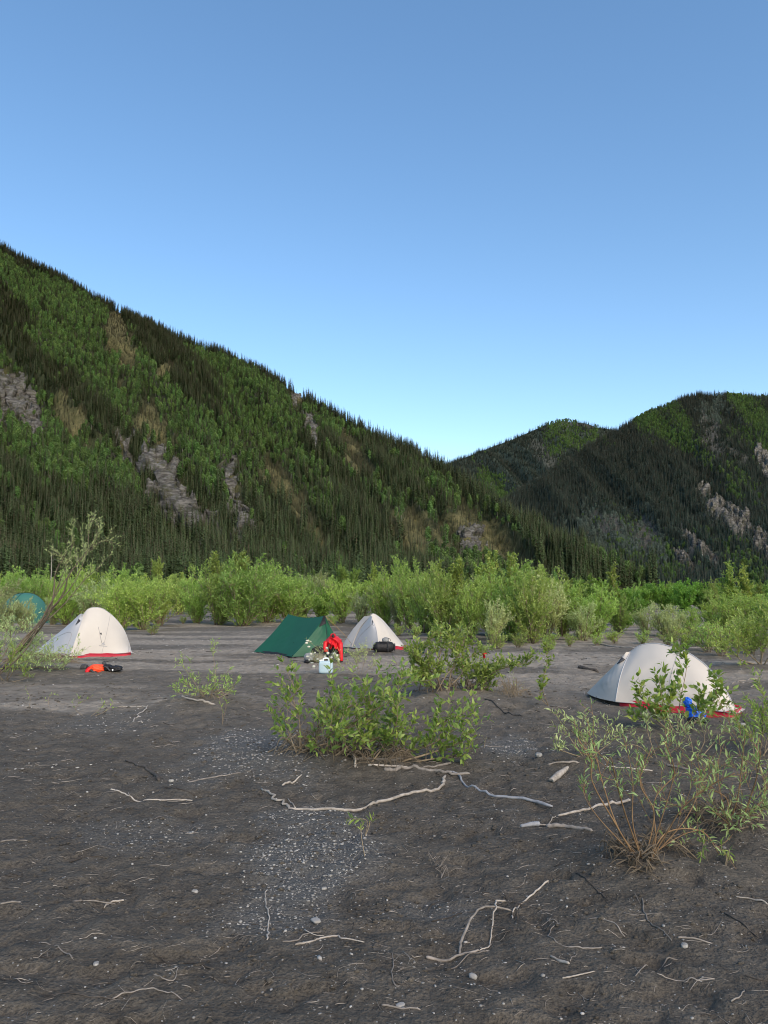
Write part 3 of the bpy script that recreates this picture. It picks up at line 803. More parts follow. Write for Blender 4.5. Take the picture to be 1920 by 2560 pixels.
def shrub(seed, h, spread, nst, nbr, per_m, leaf, upright=0.5, bare=0.22, br_len=0.3, up=0.2, sub=2, stem_r=0.018, lean=(0, 0)):
    """a many-stemmed bush with its foot at the origin -> (stem mesh, foliage mesh)"""
    r = np.random.default_rng(seed)
    st, fo = MB(), MB(); lines = []
    for k in range(nst):
        a = r.random() * 6.283; out = spread * math.sqrt(r.random()) * (1 - upright * 0.4)
        hh = h * (0.35 + 0.65 * r.random() ** 0.8) * (1 - 0.3 * (out / max(spread, .01)) ** 2) * (0.8 + 0.35 * float(vnoise(np.array([a * 1.3]), np.array([seed * .37]), 5)[0]))
        b = np.array([math.cos(a), math.sin(a), 0]) * 0.12 * r.random() * spread
        tip = np.array([math.cos(a) * out + lean[0] * hh, math.sin(a) * out + lean[1] * hh, hh])
        m1 = b + (tip - b) * 0.35 + np.array([0, 0, hh * 0.12 * (upright + 0.4)]) + r.normal(0, 0.03 * h, 3)
        m2 = b + (tip - b) * 0.7 + np.array([0, 0, hh * 0.08]) + r.normal(0, 0.03 * h, 3)
        ln = crom([b + [0, 0, -0.08], m1, m2, tip], 9)
        st.tube(ln, np.linspace(stem_r, 0.003, 9), 4)
        lines.append(ln[6:])
        for j in range(nbr):
            t = bare + (1 - bare) * r.random()
            i = min(7, int(t * 8)); p = ln[i]
            tan = unit(ln[i + 1] - ln[i])
            o = unit(r.normal(0, 1, 3)); o = unit(tan * 0.9 + o * 0.8 + np.array([0, 0, 0.25 + upright * 0.5]))
            l = h * br_len * (0.5 + 0.7 * r.random()) * (1.15 - 0.6 * t)
            bl = crom([p, p + o * l * 0.5 + r.normal(0, 0.05 * l, 3), p + o * l + np.array([0, 0, 0.12 * l]) + r.normal(0, 0.08 * l, 3)], 5)
            st.tube(bl, np.linspace(0.006, 0.002, 5), 3, cap=False)
            lines.append(bl)
            for q in range(sub):
                i2 = r.integers(1, 4); o2 = unit(unit(bl[i2 + 1] - bl[i2]) + r.normal(0, 0.6, 3) + np.array([0, 0, 0.2]))
                sl = bl[i2] + o2 * l * 0.45 * np.linspace(0, 1, 3)[:, None]
                lines.append(sl)
    p, d, n = leaves_on(r, lines, per_m, 0.9, up)
    k = len(p); L_ = leaf[0] * (0.6 + 0.6 * r.random(k)); W = leaf[1] * (0.7 + 0.5 * r.random(k))
    leaf_quads(fo, p, d, n, L_, W, np.clip(r.normal(0.45, 0.28, k), 0, 1), 0.06)
    return st, fo

SHR = {}
def variants(kind, mat, bark, n, *a, **kw):
    L_ = []
    for k in range(n):
        st, fo = shrub(1000 + 37 * len(SHR) + k, *a, **kw)
        L_.append((to_mesh(kind + '_stems', st, M[bark], True), to_mesh(kind + '_foliage', fo, M[mat], False), a[0]))
    SHR[kind] = L_
variants('willow', 'willow', 'twig_bark', 5, 2.6, 1.35, 22, 11, 34, (0.12, 0.038), upright=0.3, bare=0.04)
variants('grey_willow', 'grey_willow', 'twig_bark', 3, 2.2, 1.2, 20, 10, 32, (0.11, 0.034), upright=0.4, bare=0.03)
variants('poplar', 'poplar', 'twig_bark', 4, 3.6, 0.62, 8, 20, 30, (0.13, 0.075), upright=0.9, bare=0.06, br_len=0.2)
variants('alder', 'alder', 'bark', 3, 3.0, 1.7, 24, 13, 26, (0.16, 0.10), upright=0.25, bare=0.03)
variants('low_willow', 'willow', 'twig_bark', 4, 0.8, 0.5, 18, 6, 40, (0.08, 0.020), upright=0.6, bare=0.15, sub=1, stem_r=0.006)

def zone(u):
    for lim, txt in ((390, 'behind the cream tent'), (680, 'left behind the green tent'), (890, 'behind the small white tent'),
                     (1120, 'behind the tangled poplar bush'), (1330, 'across the bare silt'), (9999, 'behind the right tent')):
        if u < lim: return txt
KTXT = {'willow': ('willow_bush', 'green willow bush', 'bush'), 'grey_willow': ('willow_bush', 'silvery willow bush', 'bush'), 'poplar': ('poplar_sapling', 'upright poplar sapling', 'sapling'),
        'alder': ('alder_bush', 'dark alder bush', 'bush'), 'low_willow': ('willow_seedling', 'low wispy willow clump', 'shrub')}
FRONT = {}
ORD = ['first', 'second', 'third', 'fourth', 'fifth', 'sixth', 'seventh', 'eighth', 'ninth', 'tenth', 'eleventh', 'twelfth', 'thirteenth', 'fourteenth', 'fifteenth', 'sixteenth', 'seventeenth', 'eighteenth', 'nineteenth', 'twentieth']
def place(kind, u, vb, vt=None, h=None, wide=1.0, depth=None, row=''):
    p = gp(u, vb) if depth is None else at(u, vb, depth)
    if depth is not None: p[2] = float(gz(p[0], p[1]))
    if h is None: h = max(0.4, at(u, vt, p[1])[2] - p[2])
    k = rng.integers(len(SHR[kind])); st, fo, hh = SHR[kind][k]
    nm, txt, cat = KTXT[kind]
    e = thing(nm, p, '%s %s%s' % (txt, row, zone(u)), cat, '%s %s%s' % (txt, row, zone(u)))
    if not row: FRONT.setdefault((txt, zone(u)), []).append((u, e))
    s = h / hh * 1.04
    w = s * wide if s < 1.6 else 1.6 * wide * (s / 1.6) ** 0.7
    e.scale = (w, w * (0.8 + 0.4 * rng.random()), s); e.rotation_euler = (rng.normal(0, .06), rng.normal(0, .06), rng.random() * 6.283)
    obj('stems', st, e); f = obj('foliage', fo, e); f['kind'] = 'stuff'
    return e

BAND = [ # kind, u, v base, v top (1659-wide sheet), width
 ('grey_willow', 8, 1362, 1276, 1.0), ('grey_willow', 50, 1360, 1292, 1.0), ('grey_willow', 112, 1350, 1284, 0.9),
 ('grey_willow', 5, 1338, 1246, 1.2), ('willow', 75, 1337, 1238, 1.2), ('willow', 140, 1350, 1242, 1.2), ('grey_willow', 205, 1352, 1250, 1.2), ('willow', 255, 1362, 1252, 1.15), ('willow', 310, 1362, 1246, 1.15),
 ('willow', 345, 1352, 1250, 1.0), ('poplar', 345, 1336, 1206, 0.9), ('willow', 180, 1336, 1235, 1.3), ('willow', 40, 1334, 1232, 1.3), ('willow', 280, 1334, 1232, 1.3), ('poplar', 205, 1330, 1222, 1.0),
 ('willow', 425, 1346, 1236, 1.0), ('willow', 470, 1350, 1212, 1.15), ('willow', 522, 1352, 1204, 1.2), ('willow', 575, 1346, 1216, 1.1), ('poplar', 515, 1340, 1190, 1.0), ('willow', 625, 1346, 1236, 1.1), ('willow', 655, 1342, 1250, 1.0),
 ('poplar', 470, 1334, 1205, 1.0), ('willow', 385, 1326, 1246, 1.2), ('alder', 692, 1336, 1268, 0.75), ('grey_willow', 688, 1326, 1230, 1.0), ('poplar', 735, 1326, 1222, 1.1), ('poplar', 765, 1322, 1228, 1.1), ('willow', 740, 1345, 1250, 1.1),
 ('poplar', 805, 1326, 1220, 1.1), ('grey_willow', 780, 1348, 1270, 1.0), ('willow', 830, 1350, 1240, 1.1), ('grey_willow', 860, 1352, 1262, 1.0), ('willow', 885, 1356, 1216, 0.85), ('willow', 915, 1366, 1230, 0.9),
 ('willow', 955, 1376, 1228, 0.8), ('poplar', 950, 1368, 1212, 0.9), ('poplar', 990, 1372, 1206, 0.9), ('willow', 1015, 1380, 1258, 0.8), ('poplar', 1052, 1362, 1206, 1.0), ('willow', 1065, 1372, 1228, 0.9), ('grey_willow', 1060, 1392, 1290, 0.8),
 ('willow', 1105, 1384, 1228, 0.95), ('poplar', 1105, 1376, 1212, 0.95), ('willow', 1150, 1390, 1240, 0.95), ('willow', 1140, 1374, 1222, 0.9), ('grey_willow', 1180, 1380, 1240, 0.8), ('grey_willow', 1015, 1360, 1246, 1.0),
 ('willow', 1215, 1372, 1240, 1.0), ('poplar', 1240, 1362, 1240, 1.1), ('grey_willow', 1258, 1384, 1300, 1.1), ('willow', 1280, 1376, 1262, 1.0), ('poplar', 1325, 1352, 1222, 1.0), ('alder', 1300, 1346, 1250, 0.9), ('alder', 1355, 1352, 1272, 0.9),
 ('willow', 1340, 1368, 1290, 1.1), ('grey_willow', 1395, 1372, 1304, 1.1), ('grey_willow', 1440, 1376, 1298, 1.1), ('willow', 1490, 1372, 1312, 1.2), ('grey_willow', 1455, 1384, 1322, 1.0), ('willow', 1540, 1368, 1292, 1.1),
 ('poplar', 1580, 1362, 1218, 1.15), ('poplar', 1605, 1358, 1224, 1.1), ('willow', 1575, 1372, 1280, 1.1), ('willow', 1635, 1370, 1282, 1.1), ('poplar', 1640, 1352, 1258, 1.1), ('grey_willow', 1600, 1385, 1335, 1.0),
 ('alder', 1395, 1318, 1262, 1.0), ('alder', 1435, 1318, 1258, 1.0), ('alder', 1480, 1320, 1256, 1.0), ('alder', 1520, 1318, 1258, 1.0), ('alder', 1560, 1318, 1262, 1.0), ('alder', 1620, 1318, 1264, 1.0), ('alder', 1665, 1318, 1262, 1.0),
 ('alder', 1180, 1322, 1252, 1.0), ('alder', 1240, 1320, 1250, 1.0), ('alder', 1310, 1318, 1258, 1.0), ('poplar', 1170, 1330, 1236, 1.3), ('poplar', 1030, 1330, 1226, 1.3), ('alder', 965, 1320, 1246, 1.0), ('alder', 880, 1320, 1248, 1.0),
 ('willow', 1700, 1375, 1270, 1.2), ('willow', -40, 1352, 1245, 1.2), ('willow', 600, 1326, 1240, 1.2), ('willow', 655, 1322, 1244, 1.2), ('willow', 560, 1330, 1232, 1.2)]
for b in BAND: place(b[0], b[1], b[2], b[3], wide=b[4])
# the thicket goes on behind the front row
for k in range(85):
    u = -120 + 1900 * (k + rng.random()) / 85
    dep = 62 + 75 * rng.random()
    kd = rng.choice(['willow', 'willow', 'poplar', 'alder', 'alder'])
    top = 1256 - 12 * rng.random() if u < 1180 else 1266 - 8 * rng.random()
    if kd == 'poplar': top -= 6
    place(kd, u, top, top, depth=dep, wide=1.15, row='far back ')
# low clumps on the open silt
for (u, v, h) in [(1195, 1398, .5), (1230, 1400, .4), (1330, 1392, .55), (1475, 1408, .7), (1500, 1398, .6), (1530, 1412, .8), (1440, 1396, .5), (1560, 1420, .8), (1120, 1400, .5), (1075, 1402, .55), (895, 1380, .5), (860, 1372, .5), (665, 1352, .5), (1000, 1396, .5),
                  (1390, 1390, .5), (1290, 1396, .4), (720, 1350, .6), (1590, 1400, .9), (1620, 1412, .9), (395, 1348, .4), (330, 1372, .5), (1180, 1412, .4), (640, 1356, .4), (1545, 1395, .8), (1510, 1385, .7), (975, 1370, .6), (940, 1368, .6)]:
    place('low_willow', u, v, h=h, wide=1.3)
for (txt, zn), L_ in FRONT.items():
    L_.sort(key=lambda t: t[0])
    for k, (u, e) in enumerate(L_):
        e['label'] = '%s %s' % (txt, zn) if len(L_) == 1 else '%s %s %s, counted from the left' % (ORD[k], txt, zn)
        e['group'] = 'bushes along the edge of the silt'

# ---- spruces standing at the foot of the hill, each a tree of its own
SPR = []
for k in range(4):
    tr, cr = spruce(np.random.default_rng(80 + k), 17, 1.75 + 0.2 * k, 44, 8, 0.10, 0.4)
    SPR.append((to_mesh('spruce_trunk', tr, M['bark']), to_mesh('spruce_crown', cr, M['spruce'], False)))
BRC = []
for k in range(2):
    tr, cr = broadleaf(np.random.default_rng(90 + k), 10, 2.0, 520)
    BRC.append((to_mesh('birch_trunk', tr, M['birch_bark']), to_mesh('birch_crown', cr, M['birch'], False)))
def tree(pool, name, p, s, w, label, group, cat='tree'):
    e = thing(name, p, label, cat, group)
    e.scale = (s * w, s * w, s); e.rotation_euler = (rng.normal(0, .02), rng.normal(0, .02), rng.random() * 6.28)
    t, c = pool[rng.integers(len(pool))]
    obj('trunk', t, e); f = obj('crown', c, e)
for k in range(150):
    u = -60 + 900 * (k + rng.random()) / 150
    d = 205 + 42 * rng.random()
    p = at(u, 1274, d); p[2] = 0
    side = 'left' if u < 330 else ('middle' if u < 620 else 'right')
    txt = {'left': 'tall dark spruce at the hill foot above the cream tent', 'middle': 'tall dark spruce at the hill foot below the rock face', 'right': 'dark spruce at the hill foot above the green tent'}[side]
    tree(SPR, 'spruce_tree', p, 0.5 + 0.5 * rng.random() - 0.12 * (u > 560), 0.9 + 0.3 * rng.random(), txt, txt + 's')
for (u, d, s) in [(296, 195, .9), (190, 198, .8), (100, 196, .7), (395, 200, .65), (640, 210, .7), (240, 200, .75)]:
    p = at(u, 1274, d); p[2] = 0
    tree(BRC, 'birch_tree', p, s, 1.0, 'lighter green birch standing among the spruces at the hill foot', 'birches at the hill foot')
# bare dead trunks
for (u, d, hh, lab) in [(108, 150, 9.5, 'slim bare dead birch trunk above the cream tent'), (165, 180, 10, 'bleached dead tree trunk at the hill foot right of the slim birch')]:
    p = at(u, 1274, d); p[2] = 0
    e = thing('dead_tree', p, lab, 'dead tree')
    tr = MB().tube(p + crom([(0, 0, -.3), (.1, 0, hh * .5), (0, .1, hh)], 6), np.linspace(.14, .04, 6), 5)
    part('trunk', tr, M['birch_bark'], e)
    br = MB()
    for q in range(5):
        z = hh * (0.55 + 0.08 * q); a = q * 2.1
        br.tube(p + crom([(0, 0, z), (math.cos(a) * .5, math.sin(a) * .5, z + .3), (math.cos(a) * .9, math.sin(a) * .9, z + .35)], 4), np.linspace(.04, .015, 4), 3)
    part('branches', br, M['birch_bark'], e)

# ---- plants seen close: stems laid out one by one
LEAFMESH = {}
def leafobj(kind, L_, W, mat):
    key = (kind,)
    if key not in LEAFMESH:
        out = []
        for k in range(4):
            mb = MB(); r = np.random.default_rng(k)
            leaf_full(mb, np.zeros((1, 3)), np.array([[1.0, 0, 0]]), np.array([[0, 0, 1.0]]), L_, W, np.array([0.15 + 0.22 * k]), 0.1 + 0.1 * k)
            out.append(to_mesh('leaf', mb, mat, True))
        LEAFMESH[key] = out
    return LEAFMESH[key]

def plant(name, label, cat, stems, base_v, leafkind, L_, W, mat, bark, per_m, nbr=5, br=0.25, seed=0, r0=0.012, dep=0.35, nleafobj=0, sub=1, up=0.2, start=0.25, clip=None, leafstart=0.15):
    """stems: picture polylines (1659-wide) whose first point stands on the ground line base_v unless given"""
    r = np.random.default_rng(seed)
    u0 = stems[0][0][0]
    e = thing(name, gp(u0, base_v), label, cat)
    D0 = e.location[1]
    lines = []; stm = []
    for si, s in enumerate(stems):
        dd = dep * (r.random() * 2 - 1); pts = []
        for k, (u, v) in enumerate(s):
            if k: u, v = u + r.normal(0, 8), v + r.normal(0, 6)
            Y = D0 + dd * k / max(1, len(s) - 1)
            if k == 0 and v >= base_v - 14: p = gp(u, v, -0.03)
            else:
                p = at(u, v, Y if k else D0)
            zmin = float(gz(p[0], p[1])) + 0.03
            if k and p[2] < zmin:
                p = gp(u, v, 0.05)
            pts.append(p)
        ln = crom(pts, 6 * len(pts)); tot = np.linalg.norm(np.diff(ln, axis=0), axis=1).sum()
        mb = MB().tube(ln, np.linspace(r0 * (0.8 + 0.5 * r.random()), 0.003, len(ln)), 5)
        st_ = part('stem', mb, M[bark], e); lines.append(ln[int(len(ln) * 0.55):])
        bm = MB()
        for j in range(nbr):
            t = start + (0.97 - start) * (j + r.random()) / nbr
            i = min(len(ln) - 2, int(t * (len(ln) - 1))); tan = unit(ln[i + 1] - ln[i])
            o = unit(tan * 0.8 + unit(r.normal(0, 1, 3)) * 0.8 + np.array([0, 0, 0.35]))
            l = br * (0.5 + 0.8 * r.random())
            bl = crom([ln[i], ln[i] + o * l * .5 + r.normal(0, .04 * l, 3), ln[i] + o * l + np.array([0, 0, .1 * l])], 5)
            bl[:, 2] = np.maximum(bl[:, 2], gz(bl[:, 0], bl[:, 1]) + 0.02)
            bm.tube(bl, np.linspace(r0 * .35, .0015, 5), 3, cap=False); lines.append(bl)
            for q in range(sub):
                i2 = r.integers(1, 4); o2 = unit(unit(bl[i2 + 1] - bl[i2]) + r.normal(0, .6, 3) + np.array([0, 0, .2]))
                sl = bl[i2] + o2 * l * .5 * np.linspace(0, 1, 3)[:, None]; bm.tube(sl, .0015, 3, cap=False); lines.append(sl)
        if nbr: part('twigs', bm, M[bark], st_)
    p, d, n = leaves_on(r, lines, per_m, 0.8, up, leafstart)
    ok = p[:, 2] > gz(p[:, 0], p[:, 1]) + 0.015
    p, d, n = p[ok], d[ok], n[ok]
    k = len(p); sc_ = 0.55 + 0.6 * r.random(k)
    order_ = np.argsort(-sc_)
    sep = order_[:nleafobj]; rest = order_[nleafobj:]
    if len(rest):
        fo = MB(); leaf_full(fo, p[rest], d[rest], n[rest], L_ * sc_[rest], W * sc_[rest], np.clip(r.normal(.45, .28, len(rest)), 0, 1))
        f = part('foliage', fo, M[mat], e, True); f['kind'] = 'stuff'
    if len(sep):
        LM = leafobj(leafkind, L_, W, M[mat])
        for q in sep:
            o = obj('leaf', LM[r.integers(4)], e)
            x = Vector(d[q]); z = Vector(n[q]); y = z.cross(x).normalized(); z = x.cross(y)
            mt = Matrix((x, y, z)).transposed().to_4x4()
            o.matrix_local = Matrix.Translation(Vector(p[q]) - e.location) @ mt @ Matrix.Scale(float(sc_[q]), 4)
    return e

plant('poplar_bush', 'sprawling leafy poplar bush with bent stems in the middle of the silt', 'bush',
      [[(655, 1625), (690, 1570), (760, 1525), (830, 1488), (895, 1470)], [(648, 1622), (640, 1560), (642, 1500), (632, 1465)], [(700, 1618), (755, 1565), (815, 1540), (870, 1502)],
       [(760, 1648), (850, 1638), (900, 1600), (950, 1568), (1000, 1545)], [(720, 1640), (800, 1600), (862, 1575)], [(850, 1648), (930, 1622), (1000, 1595), (1015, 1575)], [(690, 1610), (750, 1600), (800, 1570), (830, 1540)],
       [(800, 1650), (830, 1620), (860, 1560), (855, 1530)], [(740, 1640), (760, 1590), (790, 1550), (800, 1510)], [(870, 1650), (960, 1640), (1005, 1625)], [(700, 1640), (760, 1625), (820, 1625), (880, 1610)], [(820, 1650), (880, 1640), (940, 1600), (985, 1570)], [(640, 1625), (625, 1585), (618, 1560)], [(660, 1632), (700, 1600), (742, 1558)], [(690, 1637), (715, 1585), (735, 1535)], [(675, 1628), (690, 1580), (712, 1530)], [(720, 1642), (760, 1610), (790, 1590)]],
      1640, 'poplar', 0.085, 0.036, 'near_poplar', 'twig_bark', 29, 11, 0.34, 1, 0.012, 0.6, 300, sub=2)
plant('poplar_bush', 'tall tangled poplar and willow bush right of the small white tent', 'bush',
      [[(925, 1505), (918, 1450), (925, 1405), (930, 1365)], [(940, 1505), (985, 1455), (1030, 1415), (1045, 1400)], [(960, 1505), (990, 1440), (985, 1395), (965, 1362)], [(1020, 1508), (1030, 1465), (1062, 1440)], [(1035, 1505), (1070, 1455), (1100, 1440), (1142, 1436)],
       [(905, 1498), (908, 1450), (900, 1420)], [(950, 1500), (945, 1440), (950, 1400), (945, 1372)], [(935, 1502), (920, 1470), (905, 1445)], [(1030, 1508), (1045, 1490), (1055, 1470)], [(970, 1505), (970, 1450), (1000, 1400), (1010, 1370)], [(1000, 1508), (1010, 1470), (1030, 1450)], [(955, 1505), (940, 1470), (925, 1440), (925, 1410)]],
      1505, 'poplar2', 0.088, 0.036, 'near_poplar', 'twig_bark', 40, 14, 0.32, 2, 0.014, 0.9, 200, sub=3)
plant('poplar_sapling', 'slender yellow-green poplar shoot right of the tangled poplar bush', 'sapling', [[(1186, 1532), (1192, 1480), (1186, 1430), (1182, 1395)], [(1187, 1532), (1180, 1490), (1172, 1455)]], 1532, 'poplar3', 0.085, 0.04, 'near_poplar', 'twig_bark', 46, 9, 0.16, 3, 0.008, 0.2, 60, sub=0)
plant('poplar_sapling', 'leafy poplar sapling in front of the right white tent', 'sapling',
      [[(1462, 1582), (1470, 1510), (1478, 1450), (1474, 1415)], [(1455, 1582), (1432, 1520), (1422, 1462)], [(1466, 1582), (1508, 1530), (1545, 1492), (1556, 1470)], [(1450, 1582), (1405, 1540), (1396, 1495)], [(1470, 1582), (1525, 1545), (1575, 1518)], [(1460, 1582), (1445, 1545), (1450, 1500)], [(1466, 1582), (1490, 1540), (1500, 1505)], [(1452, 1582), (1412, 1560), (1392, 1545)]],
      1582, 'poplar4', 0.105, 0.048, 'near_poplar', 'twig_bark', 34, 9, 0.24, 4, 0.008, 0.3, 300, sub=1)
plant('willow_bush', 'willow with bare orange stems and exposed roots in the right foreground', 'bush',
      [[(1390, 1888), (1348, 1795), (1300, 1690), (1282, 1615), (1276, 1575)], [(1388, 1880), (1370, 1780), (1365, 1690), (1364, 1625)], [(1400, 1890), (1432, 1795), (1472, 1742), (1530, 1702), (1590, 1665)], [(1396, 1885), (1430, 1780), (1442, 1700), (1450, 1650), (1440, 1600)],
       [(1380, 1885), (1320, 1780), (1275, 1700), (1262, 1635), (1250, 1600)], [(1400, 1888), (1450, 1800), (1500, 1795), (1545, 1840)], [(1392, 1885), (1400, 1760), (1395, 1680), (1400, 1610)], [(1398, 1885), (1470, 1770), (1500, 1715), (1510, 1670)], [(1390, 1885), (1345, 1760), (1325, 1690), (1330, 1640)], [(1405, 1888), (1420, 1830), (1480, 1790), (1530, 1790)], [(1395, 1888), (1410, 1820), (1420, 1740), (1470, 1660)], [(1385, 1885), (1290, 1760), (1262, 1720), (1262, 1680)]],
      1885, 'willow', 0.07, 0.0135, 'fresh_willow', 'orange_bark', 20, 5, 0.22, 5, 0.0052, 0.6, 300, sub=1, start=0.45)
plant('willow_bush', 'spreading willow mass at the right edge behind the rooted willow', 'bush',
      [[(1570, 1800), (1555, 1740), (1520, 1690), (1500, 1650)], [(1575, 1800), (1590, 1720), (1600, 1650), (1595, 1600)], [(1590, 1800), (1630, 1740), (1655, 1690)], [(1560, 1800), (1600, 1770), (1640, 1760)], [(1580, 1800), (1560, 1760), (1530, 1760)], [(1600, 1800), (1640, 1780), (1670, 1740)], [(1585, 1800), (1560, 1700), (1560, 1640)], [(1600, 1800), (1635, 1700), (1645, 1620)], [(1540, 1800), (1500, 1770), (1480, 1740)]],
      1800, 'willow2', 0.068, 0.014, 'fresh_willow', 'orange_bark', 22, 6, 0.28, 6, 0.006, 0.6, 150, sub=2)
plant('willow_bush', 'bluish-green willow clump left of the rooted willow, below the right tent', 'bush',
      [[(1262, 1645), (1225, 1590), (1208, 1545)], [(1262, 1645), (1250, 1590), (1238, 1550)], [(1266, 1645), (1275, 1600), (1262, 1570)], [(1270, 1645), (1295, 1600), (1318, 1570)], [(1262, 1645), (1215, 1620), (1195, 1610)], [(1275, 1645), (1320, 1610), (1350, 1590)]],
      1645, 'willow3', 0.07, 0.018, 'grey_willow', 'twig_bark', 32, 7, 0.2, 7, 0.006, 0.3, 80)
plant('willow_bush', 'willow shoots in front of the blue bag by the right tent', 'bush',
      [[(1420, 1640), (1410, 1590), (1405, 1560)], [(1425, 1640), (1440, 1590), (1432, 1560)], [(1430, 1640), (1465, 1600), (1490, 1575)], [(1500, 1640), (1520, 1590), (1515, 1560)], [(1500, 1640), (1480, 1600), (1475, 1570)], [(1510, 1640), (1550, 1590), (1560, 1560)], [(1415, 1640), (1370, 1610), (1350, 1600)]],
      1640, 'willow4', 0.07, 0.018, 'grey_willow', 'twig_bark', 30, 6, 0.18, 8, 0.006, 0.3, 80)
plant('willow_bush', 'tall willow shoots at the right edge beside the right tent', 'bush',
      [[(1635, 1640), (1640, 1580), (1648, 1510), (1640, 1480)], [(1640, 1640), (1660, 1570), (1665, 1520)], [(1630, 1640), (1615, 1600), (1600, 1585)], [(1645, 1640), (1655, 1600), (1640, 1560)], [(1650, 1640), (1670, 1600), (1690, 1540)]],
      1640, 'willow5', 0.075, 0.018, 'willow', 'twig_bark', 50, 9, 0.24, 9, 0.006, 0.3, 80)
plant('willow_bush', 'bright green bush at the right edge behind the right tent', 'bush',
      [[(1640, 1448), (1625, 1400), (1610, 1360)], [(1645, 1448), (1655, 1390), (1650, 1335)], [(1640, 1448), (1600, 1420), (1585, 1390)], [(1650, 1448), (1690, 1390), (1690, 1340)], [(1645, 1448), (1635, 1380), (1630, 1345)], [(1645, 1448), (1610, 1400), (1598, 1375)], [(1650, 1448), (1670, 1380), (1672, 1330)], [(1640, 1448), (1650, 1410), (1630, 1390)]],
      1448, 'willow6', 0.10, 0.026, 'willow', 'twig_bark', 42, 13, 0.6, 10, 0.016, 0.9, 80, sub=2)
# left edge: leaning willow and brush
plant('willow_tree', 'leaning grey willow with sparse silvery leaves at the left edge', 'tree',
      [[(-10, 1462), (45, 1395), (110, 1310), (170, 1215), (205, 1165), (232, 1128)], [(-10, 1462), (60, 1372), (100, 1330), (140, 1290), (190, 1250), (230, 1222)], [(5, 1445), (80, 1350), (130, 1270), (150, 1200), (150, 1160)], [(10, 1440), (95, 1330), (150, 1260), (185, 1190), (188, 1135)], [(20, 1430), (120, 1290), (165, 1240), (215, 1180), (235, 1170)], [(0, 1450), (90, 1340), (140, 1250), (128, 1205), (120, 1180)]],
      1462, 'grey', 0.085, 0.016, 'grey_willow', 'bark', 34, 8, 0.42, 11, 0.02, 0.8, 120, sub=2, start=0.5)
plant('willow_bush', 'tangled low willow brush at the left edge in front of the cream tent', 'bush',
      [[(-20, 1455), (20, 1410), (60, 1385), (90, 1372)], [(0, 1455), (40, 1420), (85, 1405)], [(-30, 1455), (0, 1400), (10, 1340)], [(-20, 1455), (20, 1390), (40, 1345)], [(20, 1450), (70, 1430), (130, 1425)], [(10, 1455), (60, 1440), (120, 1440), (170, 1432)], [(-30, 1455), (30, 1440), (100, 1420)], [(-20, 1450), (50, 1400), (70, 1350)], [(-40, 1455), (-20, 1390), (-10, 1330)], [(-10, 1455), (35, 1425), (75, 1420)]],
      1452, 'willow7', 0.085, 0.018, 'grey_willow', 'twig_bark', 36, 12, 0.5, 12, 0.012, 0.9, 60, sub=2)
plant('willow_bush', 'fresh broad-leaved shoots at the left edge below the cream tent', 'bush',
      [[(10, 1470), (5, 1430), (0, 1400)], [(15, 1470), (30, 1425), (36, 1400)], [(15, 1470), (40, 1440), (62, 1425)], [(5, 1470), (-15, 1440), (-20, 1410)], [(20, 1472), (45, 1462), (58, 1455)], [(10, 1470), (20, 1440), (18, 1415)]],
      1472, 'willow8', 0.13, 0.024, 'willow', 'twig_bark', 34, 6, 0.2, 13, 0.007, 0.3, 60)
plant('willow_bush', 'sparse yellow-green willow scrub on a silt hump left of the fallen poplar', 'bush',
      [[(440, 1522), (425, 1480), (410, 1425)], [(450, 1522), (455, 1470), (462, 1420), (470, 1398)], [(455, 1522), (470, 1490), (478, 1465)], [(440, 1522), (405, 1495), (390, 1490)], [(460, 1522), (490, 1495), (512, 1478)], [(450, 1522), (440, 1495), (452, 1480)], [(445, 1522), (415, 1500), (395, 1465)], [(465, 1522), (480, 1500), (492, 1500)]],
      1520, 'willow9', 0.075, 0.014, 'willow', 'twig_bark', 40, 7, 0.22, 14, 0.005, 0.4, 60)
plant('willow_seedling', 'thin bent willow twig below the yellow-green scrub', 'shrub', [[(480, 1560), (482, 1530), (492, 1505)], [(481, 1560), (474, 1535), (478, 1515)]], 1560, 'willow10', 0.06, 0.012, 'willow', 'twig_bark', 26, 4, 0.12, 15, 0.004, 0.1, 12, sub=0)
plant('willow_seedling', 'small willow twigs on the pale silt below the orange jacket', 'shrub', [[(190, 1545), (205, 1530), (220, 1505)], [(195, 1545), (225, 1525), (240, 1512)], [(185, 1545), (180, 1520), (195, 1500)]], 1545, 'willow11', 0.06, 0.014, 'willow', 'twig_bark', 34, 4, 0.14, 16, 0.004, 0.2, 16, sub=0)
plant('willow_seedling', 'tiny upright seedlings near the pale silt at the left', 'shrub', [[(63, 1528), (62, 1510), (64, 1495)], [(108, 1530), (112, 1512), (114, 1498)]], 1528, 'willow12', 0.06, 0.012, 'willow', 'twig_bark', 40, 2, 0.1, 17, 0.003, 0.1, 10, sub=0)
plant('willow_seedling', 'lone green seedling on the gravel patch in the foreground', 'seedling', [[(789, 1845), (790, 1805), (788, 1778)], [(789, 1806), (796, 1785), (800, 1768)], [(789, 1806), (782, 1785), (774, 1772)]], 1845, 'seedling', 0.06, 0.011, 'near_poplar', 'twig_bark', 75, 2, 0.05, 18, 0.003, 0.03, 40, sub=0, start=0.5, leafstart=0.45)
plant('willow_bush', 'pale dry tufted shrub right of the blue water can', 'shrub',
      [[(775, 1458), (760, 1425), (752, 1400)], [(778, 1458), (775, 1420), (778, 1398)], [(780, 1458), (792, 1425), (800, 1405)], [(775, 1458), (745, 1440), (738, 1430)], [(782, 1458), (805, 1440), (812, 1425)], [(778, 1458), (768, 1430), (765, 1410)]],
      1458, 'tuft', 0.07, 0.012, 'grey_willow', 'twig_bark', 50, 8, 0.25, 19, 0.004, 0.4, 40)
